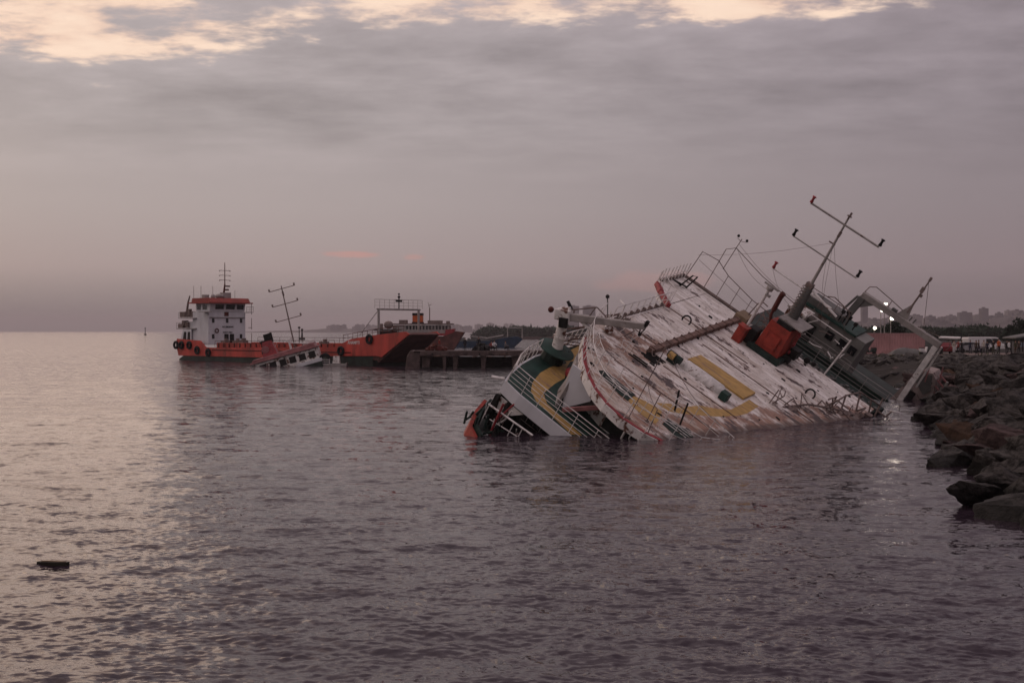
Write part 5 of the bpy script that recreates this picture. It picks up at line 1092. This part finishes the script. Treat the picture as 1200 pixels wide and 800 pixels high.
def car(loc, rz, body_m, label, cat='car', van=False, group=None):
    e = empty('car' if not van else 'van', loc, label, cat, rz, group)
    if van: prof = [(-2.4, .35), (2.45, .35), (2.5, .95), (2.1, 1.15), (1.5, 1.95), (1.1, 2.05), (-2.35, 2.05), (-2.45, 1.8)]
    else: prof = [(-2.05, .35), (2.05, .35), (2.1, .75), (1.9, .88), (1.05, .98), (.45, 1.42), (-1.1, 1.46), (-1.75, 1.02), (-2.08, .95)]
    V = []; n = len(prof); mb = MB()
    for y_, k in ((-.85, 1), (-.78, 1.0), (.78, 1), (.85, 1)):
        inset = 0 if abs(y_) < .8 else 1
        for (a, b) in prof: V.append((a * (.97 if inset else 1), y_ if b < 1.0 else y_ * .86, b - (.04 if inset and b > .5 else 0)))
    F = [tuple(range(n - 1, -1, -1)), tuple(range(3 * n, 4 * n))] + [(j * n + i, j * n + (i + 1) % n, (j + 1) * n + (i + 1) % n, (j + 1) * n + i) for j in range(3) for i in range(n)]
    mb.add(V, F); bo = mb.build('body', body_m, e, bevel=.04)
    for sy in (-1, 1):
        mb = MB()
        if van: mb.prism([(.55, 1.2), (1.75, 1.2), (1.4, 1.8), (.55, 1.8)], sy * .76, sy * .80, 1)
        else: mb.prism([(-1.35, 1.02), (.75, 1.02), (.38, 1.36), (-1.0, 1.38)], sy * .765, sy * .79, 1)
        mb.build('side_window', M['glass'], e)
        for x_ in (-1.35, 1.35): wheel(e, (x_, sy * .78, .33), .33, .2)
        mb = MB(); mb.box((2.1 if not van else 2.46, sy * .6, .72), (.08, .3, .16)); mb.build('headlight', M['rail'], e)
        mb = MB(); mb.box((-2.06 if not van else -2.42, sy * .65, .78), (.06, .22, .18)); mb.build('tail_light', M['stripe'], e)
    mb = MB(); a = (1.0, 1.02, .5, 1.38) if not van else (2.08, 1.2, 1.56, 1.9)
    mb.add([(a[0] + .04, -.62, a[1]), (a[0] + .04, .62, a[1]), (a[2] + .04, .6, a[3]), (a[2] + .04, -.6, a[3]), (a[0] - .06, -.62, a[1]), (a[0] - .06, .62, a[1]), (a[2] - .06, .6, a[3]), (a[2] - .06, -.6, a[3])], [(0, 1, 2, 3), (7, 6, 5, 4), (0, 4, 5, 1), (1, 5, 6, 2), (2, 6, 7, 3), (3, 7, 4, 0)]); mb.build('windscreen', M['glass'], e)
    return e
WHITE = mat('white_car_paint', (.55, .54, .54), .35, .05); REDC = mat('dark_red_car_paint', (.13, .012, .016), .35, .1); SILV = mat('silver_car_paint', (.22, .22, .23), .35, .05)
car((54.8, 151.5, GZ), R_(75), REDC, 'dark red car parked on the promenade beside the gantry of the wreck')
car((43.4, 154.5, GZ), R_(10), WHITE, 'white car parked left of the pink container')
car((65.3, 167, GZ), R_(20), WHITE, 'white van behind the crowd with its dark side window showing', 'van', True)
car((67.8, 171, GZ), R_(0), WHITE, 'long white van further behind the crowd, right of the first', 'van', True)
car((60.5, 158, GZ), R_(5), SILV, 'silver car parked behind the left part of the crowd')
def scooter(loc, rz, m, label):
    e = empty('scooter', loc, label, 'motor scooter', rz, None)
    for x_ in (-.6, .62): wheel(e, (x_, 0, .26), .26, .12)
    mb = MB(); mb.prism([(-.85, .35), (-.2, .3), (.25, .25), (.42, .95), (.3, .98), (.1, .42), (-.15, .5), (-.2, .75), (-.9, .78)], -.16, .16, 1); mb.build('body', m, e, bevel=.04)
    mb = MB(); mb.b2((-.85, -.15, .785), (-.2, .15, .88)); mb.build('seat', M['black'], e, bevel=.03)
    mb = MB(); mb.tube([(.6, 0, .3), (.36, 0, 1.02)], .04, 6); mb.tube([(.3, -.32, 1.05), (.36, 0, 1.02), (.3, .32, 1.05)], .025, 6); mb.build('handlebar', M['black'], e)
    mb = MB(); mb.ball((.47, 0, .85), .09); mb.build('headlight', M['rail'], e, smooth=True)
    return e
scooter((50.6, 146.5, GZ), R_(30), WHITE, 'white scooter parked before the pink container')
scooter((52.2, 147.2, GZ), R_(150), M['black'], 'black scooter parked beside the white one before the pink container')
scooter((42.3, 147.6, GZ), R_(15), M['black'], 'black scooter parked left of the container by the quay wall')
scooter((44.0, 147.0, GZ), R_(190), M['dkgreen'], 'dark green scooter by the quay wall, nearest the container corner')

# people: one continuous skinned body per pose, clothing zones by height, hair as a child
def body_mesh(pose):
    J = {'pel': ((0, 0, .93), .125), 'chest': ((0, 0, 1.18), .14), 'sho': ((0, 0, 1.40), .115), 'neck': ((0, .0, 1.50), .05), 'head': ((0, -.01, 1.60), .085), 'top': ((0, -.005, 1.70), .075)}
    for s_, n in ((-1, 'L'), (1, 'R')):
        J['hip' + n] = ((s_ * .10, 0, .88), .095); J['kn' + n] = ((s_ * .11, 0, .50), .062); J['an' + n] = ((s_ * .12, .02, .09), .042); J['to' + n] = ((s_ * .13, -.15, .035), .035)
        J['sh' + n] = ((s_ * .19, 0, 1.40), .06); J['el' + n] = ((s_ * .25, .03, 1.12), .045); J['wr' + n] = ((s_ * .25, -.05, .88), .032); J['ha' + n] = ((s_ * .24, -.08, .78), .032)
    if pose == 'walk':
        J['knL'] = ((-.11, -.20, .52), .062); J['anL'] = ((-.12, -.28, .10), .042); J['toL'] = ((-.13, -.45, .06), .035); J['knR'] = ((.11, .08, .50), .062); J['anR'] = ((.12, .32, .16), .042); J['toR'] = ((.13, .20, .04), .035)
        J['elL'] = ((-.25, .12, 1.14), .045); J['wrL'] = ((-.24, .10, .92), .032); J['haL'] = ((-.24, .06, .83), .032); J['wrR'] = ((.24, -.2, .95), .032); J['haR'] = ((.22, -.28, .90), .032)
    if pose == 'arms':
        for s_, n in ((-1, 'L'), (1, 'R')): J['el' + n] = ((s_ * .27, .0, 1.15), .045); J['wr' + n] = ((s_ * .08, -.22, 1.18), .032); J['ha' + n] = ((-s_ * .02, -.22, 1.20), .032)
    if pose == 'phone':
        J['elR'] = ((.27, -.05, 1.15), .045); J['wrR'] = ((.16, -.28, 1.36), .032); J['haR'] = ((.12, -.32, 1.44), .032)
    if pose == 'sit':
        dz = -.62
        for k in list(J):
            p, r = J[k]
            if k[:2] not in ('kn', 'an', 'to') or k == 'top': J[k] = ((p[0], p[1] - (.05 if p[2] > 1 else 0), p[2] + dz), r)
        for s_, n in ((-1, 'L'), (1, 'R')):
            J['kn' + n] = ((s_ * .16, -.38, .48), .062); J['an' + n] = ((s_ * .15, -.42, .08), .042); J['to' + n] = ((s_ * .16, -.58, .035), .035)
            J['el' + n] = ((s_ * .25, -.16, .56), .045); J['wr' + n] = ((s_ * .14, -.36, .58), .032); J['ha' + n] = ((s_ * .06, -.42, .58), .032)
    E = [('pel', 'chest'), ('chest', 'sho'), ('sho', 'neck'), ('neck', 'head'), ('head', 'top')]
    for n in 'LR': E += [('pel', 'hip' + n), ('hip' + n, 'kn' + n), ('kn' + n, 'an' + n), ('an' + n, 'to' + n), ('sho', 'sh' + n), ('sh' + n, 'el' + n), ('el' + n, 'wr' + n), ('wr' + n, 'ha' + n)]
    ks = list(J); me = bpy.data.meshes.new('tmp'); me.from_pydata([J[k][0] for k in ks], [(ks.index(a), ks.index(b)) for a, b in E], []); me.update()
    o = bpy.data.objects.new('tmp', me); COL.objects.link(o); md = o.modifiers.new('s', 'SKIN')
    for i, k in enumerate(ks): sv = me.skin_vertices[0].data[i]; r = J[k][1]; sv.radius = (r, r * (.75 if k in ('pel', 'chest', 'sho') else 1)); sv.use_root = (k == 'pel')
    ss = o.modifiers.new('b', 'SUBSURF'); ss.levels = 1; ss.render_levels = 1
    dg = bpy.context.evaluated_depsgraph_get(); out = bpy.data.meshes.new_from_object(o.evaluated_get(dg)); bpy.data.objects.remove(o)
    hips = J['pel'][0][2]; neck = J['neck'][0][2]; hd = J['top'][0]
    hands = [Vector(J['haL'][0]), Vector(J['haR'][0])]; feet = [Vector(J['toL'][0]), Vector(J['toR'][0])]
    out.materials.clear()
    for _ in range(4): out.materials.append(None)
    for p in out.polygons:
        p.use_smooth = True; c = p.center
        if c.z > neck - .01 or min((c - h__).length for h__ in hands) < .09: i = 0
        elif min((c - f_).length for f_ in feet) < .16: i = 3
        elif pose == 'sit': i = 2 if (c.y < -.12 and c.z < .54 and abs(c.x) > .1) or c.z < .38 else 1
        else: i = 1 if c.z > hips + .0 else 2
        p.material_index = i
    return out, hd
POSES = {p: body_mesh(p) for p in ('stand', 'walk', 'arms', 'phone', 'sit')}
cm = lambda n, c: mat('cloth_' + n, c, .85, .15, 6)
CL = dict(black=cm('black', (.012, .012, .014)), navy=cm('navy', (.014, .018, .035)), grey=cm('grey', (.10, .10, .105)), white=cm('white', (.50, .50, .52)), cream=cm('cream', (.34, .30, .26)), red=cm('red', (.20, .03, .025)), orange=cm('orange', (.46, .10, .03)), olive=cm('olive', (.05, .05, .03)), brown=cm('brown', (.06, .04, .03)), lightblue=cm('lightblue', (.20, .24, .32)))
def person(px, D, z, pose, top, bot, label, rz=0, group=None, x=None, scl=1.0):
    me, hd = POSES[pose]; me = me.copy(); me.materials[0] = M['skin']; me.materials[1] = CL[top]; me.materials[2] = CL[bot]; me.materials[3] = CL['black']
    o = bpy.data.objects.new('person', me); COL.objects.link(o); o.location = ((px - 600) / 1400 * D if x is None else x, D, z); o.rotation_euler = (0, 0, rz); o.scale = (scl,) * 3
    tag(o, label, 'person', group)
    mb = MB(); mb.ball((hd[0], hd[1] + .02, hd[2] - .01), .098, 10, 6, (.95, 1.05, .85)); mb.build('hair', M['hair'], o, smooth=True)
    return o
g_ = 'people on the promenade'
person(1118, 149, GZ, 'stand', 'cream', 'white', 'person in cream top and pale trousers standing beside the dark red car', R_(20), g_)
person(1123, 150, GZ, 'arms', 'red', 'black', 'person in dark red top with folded arms, right of the one in cream', R_(-30), g_)
person(1127, 148, GZ, 'stand', 'black', 'black', 'person all in black between the red top and the silver car', R_(160), g_)
person(1144, 149, GZ, 'phone', 'brown', 'black', 'person in brown jacket raising a phone, left of the pale group', R_(10), g_)
person(1147, 151, GZ, 'walk', 'black', 'navy', 'person in black walking just right of the brown jacket', R_(80), g_)
person(1153, 150, GZ, 'stand', 'cream', 'grey', 'person in cream shirt and grey trousers before the white vans', R_(-20), g_)
person(1157, 147, GZ, 'stand', 'navy', 'black', 'person in navy standing in front of the cream shirt', R_(190), g_, scl=.95)
person(1164, 150, GZ, 'arms', 'black', 'olive', 'person in black with folded arms left of the orange shirt', R_(15), g_)
person(1170.5, 152, GZ, 'stand', 'orange', 'black', 'person in bright orange shirt standing highest in the crowd', R_(200), g_, scl=1.1)
person(1169, 147, GZ, 'stand', 'grey', 'grey', 'small child in grey at the feet of the orange shirt', R_(0), g_, scl=.6)
person(1182.5, 144, GZ, 'walk', 'white', 'black', 'person in white shirt and black trousers, nearest the canopy', R_(100), g_)
person(1180, 147, GZ, 'stand', 'black', 'black', 'person in black half hidden behind the white shirt', R_(0), g_)
person(1190, 148, GZ, 'stand', 'olive', 'brown', 'person in olive jacket under the edge of the canopy', R_(30), g_)
person(1194, 146, GZ, 'phone', 'brown', 'black', 'person in brown under the canopy holding up a phone', R_(-40), g_)
person(1198, 149, GZ, 'stand', 'lightblue', 'grey', 'person in light blue at the right edge under the canopy', R_(10), g_)
person(1137, 152, GZ, 'stand', 'navy', 'navy', 'person in navy behind the silver car', R_(0), g_)
g2 = 'people on the pier'
person(545, 155, 2.3, 'stand', 'black', 'black', 'person in black standing at the middle of the pier', R_(30), g2, scl=.95)
person(561, 156.5, 2.3, 'stand', 'black', 'black', 'person in black standing right behind the tall heap of nets', R_(0), g2)
person(579, 155, 2.3, 'sit', 'white', 'black', 'person in white top sitting on the pier', R_(20), g2, scl=1.2)
person(576, 156, 2.3, 'sit', 'red', 'black', 'person in dark red sitting close to the one in white on the pier', R_(-20), g2, scl=1.1)
person(592, 155, 2.3, 'sit', 'grey', 'black', 'person in grey crouching alone towards the right end of the pier', R_(60), g2, scl=1.1)
person(515, 155, 2.3, 'stand', 'red', 'black', 'person in red on the left part of the pier before the ferry', R_(60), g2, scl=.9)

# lamp posts
def lamp(px, py, D, label, r=.17, lit=True, group='street lamps'):
    x, y, z = px2(px, py, D); e = empty('street_lamp', (x, y, GZ), label, 'street lamp', 0, group)
    mb = MB(); mb.tube([(0, 0, 0), (0, 0, z - GZ - .05)], .09, 8, .05); mb.build('pole', M['midgrey'], e)
    mb = MB(); mb.tube([(0, 0, z - GZ - .05), (.05, -.25, z - GZ + .12)], .05, 6); mb.box((.05, -.35, z - GZ + .2), (.3, .6, .12)); mb.build('arm', M['grey'], e)
    mb = MB(); mb.ball((.05, -.45, z - GZ), r); mb.build('lamp_head', M['lamp'] if lit else M['black'], e, smooth=True); return e
lamp(1036.3, 356, 168, 'tallest lit street lamp, above the crossbar of the gantry', .24)
lamp(1032.2, 363.6, 172, 'lit warm street lamp just under the crossbar of the gantry', .24)
lamp(1043.8, 372.8, 165, 'lit street lamp beside the dark tree behind the container', .28)
lamp(1024.3, 384.3, 300, 'lit street lamp low over the left end of the container', .40)
for px, q_ in ((1003.3, 'leftmost'), (1008, 'second from left'), (1018, 'third from left'), (1026.5, 'fourth from left'), (1037.5, 'fifth and last')):
    lamp(px, 387.2, 420, q_ + ' of the row of tiny far lights between wheelhouse and dark tree', .26, group='row of far lamps')
x, y, z = px2(712, 349, 175)
e = empty('lamp_post', (x, y, 1.9), 'thin unlit lamp post rising behind the crane boom of the wreck', 'lamp post')
mb = MB(); mb.tube([(0, 0, 0), (0, 0, z - 1.9)], .09, 8); mb.build('pole', M['grey'], e)
mb = MB(); mb.lathe([(.05, -.1), (.28, 0), (.3, .3), (.1, .5)], (0, 0, z - 1.9), 10); mb.build('lamp_head', M['black'], e, smooth=True)

# canopy at the right edge
cp = empty('canopy', (66.8, 150.5, GZ), 'grey pitched canopy roof over the people at the right edge', 'canopy')
mb = MB(); mb.add([(-4.2, -2, 1.95), (4, -2, 2.9), (4, 2, 2.9), (-4.2, 2, 1.95), (-4.2, -2, 2.1), (3.5, -.2, 3.7), (3.5, .2, 3.7), (-4.2, 2, 2.1), (4, -2, 3.0), (4, 2, 3.0)], [(3, 2, 1, 0), (0, 1, 8, 4), (4, 8, 5), (4, 5, 6, 7), (7, 6, 9), (3, 7, 9, 2), (0, 4, 7, 3), (1, 2, 9, 6, 5, 8)]); mb.build('roof', M['grey'], cp)
for x_, y_ in ((-3.2, -1.7), (-3.2, 1.7), (3, -1.7), (3, 1.7)):
    mb = MB(); mb.tube([(x_, y_, 0), (x_, y_, 2.3)], .06, 6); mb.build('post', M['black'], cp)
mb = MB(); mb.b2((-1, -1.5, 0), (3, -1.0, .95)); mb.b2((-1.1, -1.6, .95), (3.1, -.9, 1.02)); mb.build('counter', M['midgrey'], cp)
# sheds / low walls behind
mb = MB(); mb.b2((58, 175, 1.9), (64, 178, 3.4)); tag(mb.build('shed', M['grey']), 'low grey shed behind the silver car', 'shed')

# trees
def leaf_cloud(mb_v, mb_f, centre, rad, n, size, rr):
    for i in range(n):
        d_ = rr.normal(size=3); d_ /= np.linalg.norm(d_); r = rr.random() ** .4
        c = np.array(centre) + d_ * r * np.array(rad); a = rr.normal(size=3) * size; b = rr.normal(size=3) * size
        k = len(mb_v); mb_v += [c - a * .5, c + a * .5, c + b]; mb_f.append((k, k + 1, k + 2))
def tree(px, top_y, D, wid, label, seed=1, conical=False):
    x, y, z = px2(px, top_y, D); H = z - GZ; e = empty('tree', (x, y, GZ - .05), label, 'tree')
    rr = np.random.default_rng(seed); mb = MB(); mb.tube([(0, 0, 0), (.1, 0, H * .4), (0, .05, H * .8)], .16, 7, .05)
    for k in range(6):
        a = k * 1.1; mb.tube([(0.05, 0, H * (.3 + .07 * k)), (math.cos(a) * wid * .35, math.sin(a) * wid * .35, H * (.5 + .07 * k))], .06, 5, .02)
    mb.build('trunk', M['bark'], e)
    V, F = [], []
    for k in range(16):
        a = rr.uniform(0, 6.28); f = rr.random(); rad = wid * .5 * ((1 - f) if conical else math.sin(math.pi * (f * .8 + .15))) * rr.uniform(.4, .9)
        leaf_cloud(V, F, (math.cos(a) * rad, math.sin(a) * rad, H * (.3 + .62 * f)), (wid * .24,) * 2 + (H * .13,), 130, .22, rr)
    c = mesh_obj('crown', V, F, M['leaf'], None, False); c.parent = e; return e
tree(1047, 377, 190, 4.2, 'dark bushy tree beside the lit lamp behind the container', 3)
tree(1054, 383, 200, 4.5, 'lower dark tree right of the bushy one behind the container', 4)
tree(1182.5, 380.5, 230, 3.0, 'small dark rounded tree left of the canopy roof', 5)
tree(1197, 370, 200, 3.6, 'tall dark tree cut by the right edge above the canopy', 6)
tree(1116, 384, 300, 6.5, 'dark tree rising slightly from the tree line above the dark red car', 7)
def wood_mass(name, x0, x1, y, depth, hf, n, size, seed=1, z0=1.5):
    rr = np.random.default_rng(seed); V = []; F = []
    for i in range(n):
        x = rr.uniform(x0, x1); h = hf(x) * (.35 + .65 * rr.random() ** .5); c = np.array([x, y + rr.uniform(0, depth), z0 + h * rr.random() ** .6])
        a = rr.normal(size=3) * size; b = rr.normal(size=3) * size; V += [c - a * .5, c + a * .5, c + b]; F.append((3 * i, 3 * i + 1, 3 * i + 2))
    return mesh_obj(name, V, F, M['leaf'], 'stuff', False)
wood_mass('wooded_shore', -27, 150, 800, 40, lambda x: (7.0 + 1.6 * mn.noise((x * .09, 0, 0)) + 1.0 * mn.noise((x * .3, 4, 0))) * min(1, max(.15, (x + 29) / 10)), 30000, 1.1, 2, .6)
mb = MB(); mb.b2((-26, 795, -1), (200, 860, .8)); tag(mb.build('spit_of_land', M['ground']), kind='structure')
mb = MB(); mb.b2((6, 690, -1), (60, 700, 1.5)); tag(mb.build('breakwater', M['concrete']), 'thin low breakwater before the wooded shore', 'breakwater')
wood_mass('tree_line', 108, 245, 385, 25, lambda x: 4.3 + 1.6 * mn.noise((x * .12, 1, 0)) + .8 * mn.noise((x * .5, 2, 0)), 36000, .55, 5, 1.8)

# far buildings
BM = [mat('far_wall_grey', (.11, .10, .115), .8, .1, .05), mat('far_wall_pale', (.19, .17, .18), .8, .1, .05), mat('far_wall_dark', (.07, .065, .08), .8, .1, .05)]
def building_mesh(wd, dp, ht, m, floors):
    mb = MB(); mb.b2((-wd / 2, 0, -14), (wd / 2, dp, ht)); mb.b2((-wd * .2, dp * .3, ht), (wd * .15, dp * .7, ht + 2.5)); return mb
win = mat('far_window_dark', (.03, .03, .035), .3, .1)
def far_building(px, D, wd, ht, m, label, cat='building', group=None, zbase=0.0, rows=False):
    e = empty('apartment_block', ((px - 600) / 1400 * D, D, zbase), label, cat, random.uniform(-.2, .2), group)
    building_mesh(wd, 14, ht, m, 4).build('walls', m, e)
    if rows:
        mb = MB(); n = max(2, int(ht / 3.2)); nw = max(2, int(wd / 4))
        for i in range(n):
            for j in range(nw): mb.b2((-wd / 2 + wd * (j + .25) / nw, -.08, 1 + i * 3.1), (-wd / 2 + wd * (j + .7) / nw, -.02, 2.5 + i * 3.1))
        mb.build('windows', win, e)
    return e
far_building(671.5, 3000, 28, 62, BM[0], 'left one of the pair of tall pale towers far off above the crane', 'tower', None, 6)
far_building(691, 3000, 30, 62, BM[0], 'right one of the pair of tall pale towers far off above the crane', 'tower', None, 6)
far_building(1155, 2400, 13, 17, BM[0], 'tallest narrow block on the hazy right hilltop', 'building', None, 34)
far_building(1132, 2420, 26, 10, BM[0], 'wide flat topped block on the hazy right hilltop', 'building', None, 33)
far_building(1014, 2420, 11, 44, BM[0], 'lone slim hazy tower seen between the wheelhouse and the gantry', 'tower', None, 12)
for k in range(160):
    px = random.uniform(1004, 1212); D = random.uniform(2270, 2680); zb = .3 + hill_h((px - 600) / 1400 * D) * min(1, (D - 2250) / 450 * 1.3)
    far_building(px, D, random.uniform(8, 22), random.uniform(5, 14), random.choice(BM), 'hazy apartment block among the rows on the right hillside', 'building', 'blocks on the right hillside', zb - 2)
for k in range(46):
    px = random.choice([random.uniform(380, 470), random.uniform(480, 625), random.uniform(530, 580)]); D = random.uniform(4520, 4850)
    far_building(px, D, random.uniform(14, 34), random.uniform(8, 20), random.choice(BM), 'faint apartment block in the skyline beyond the sea', 'building', 'blocks of the far skyline', low_h((px - 600) / 1400 * D) - 3, False)
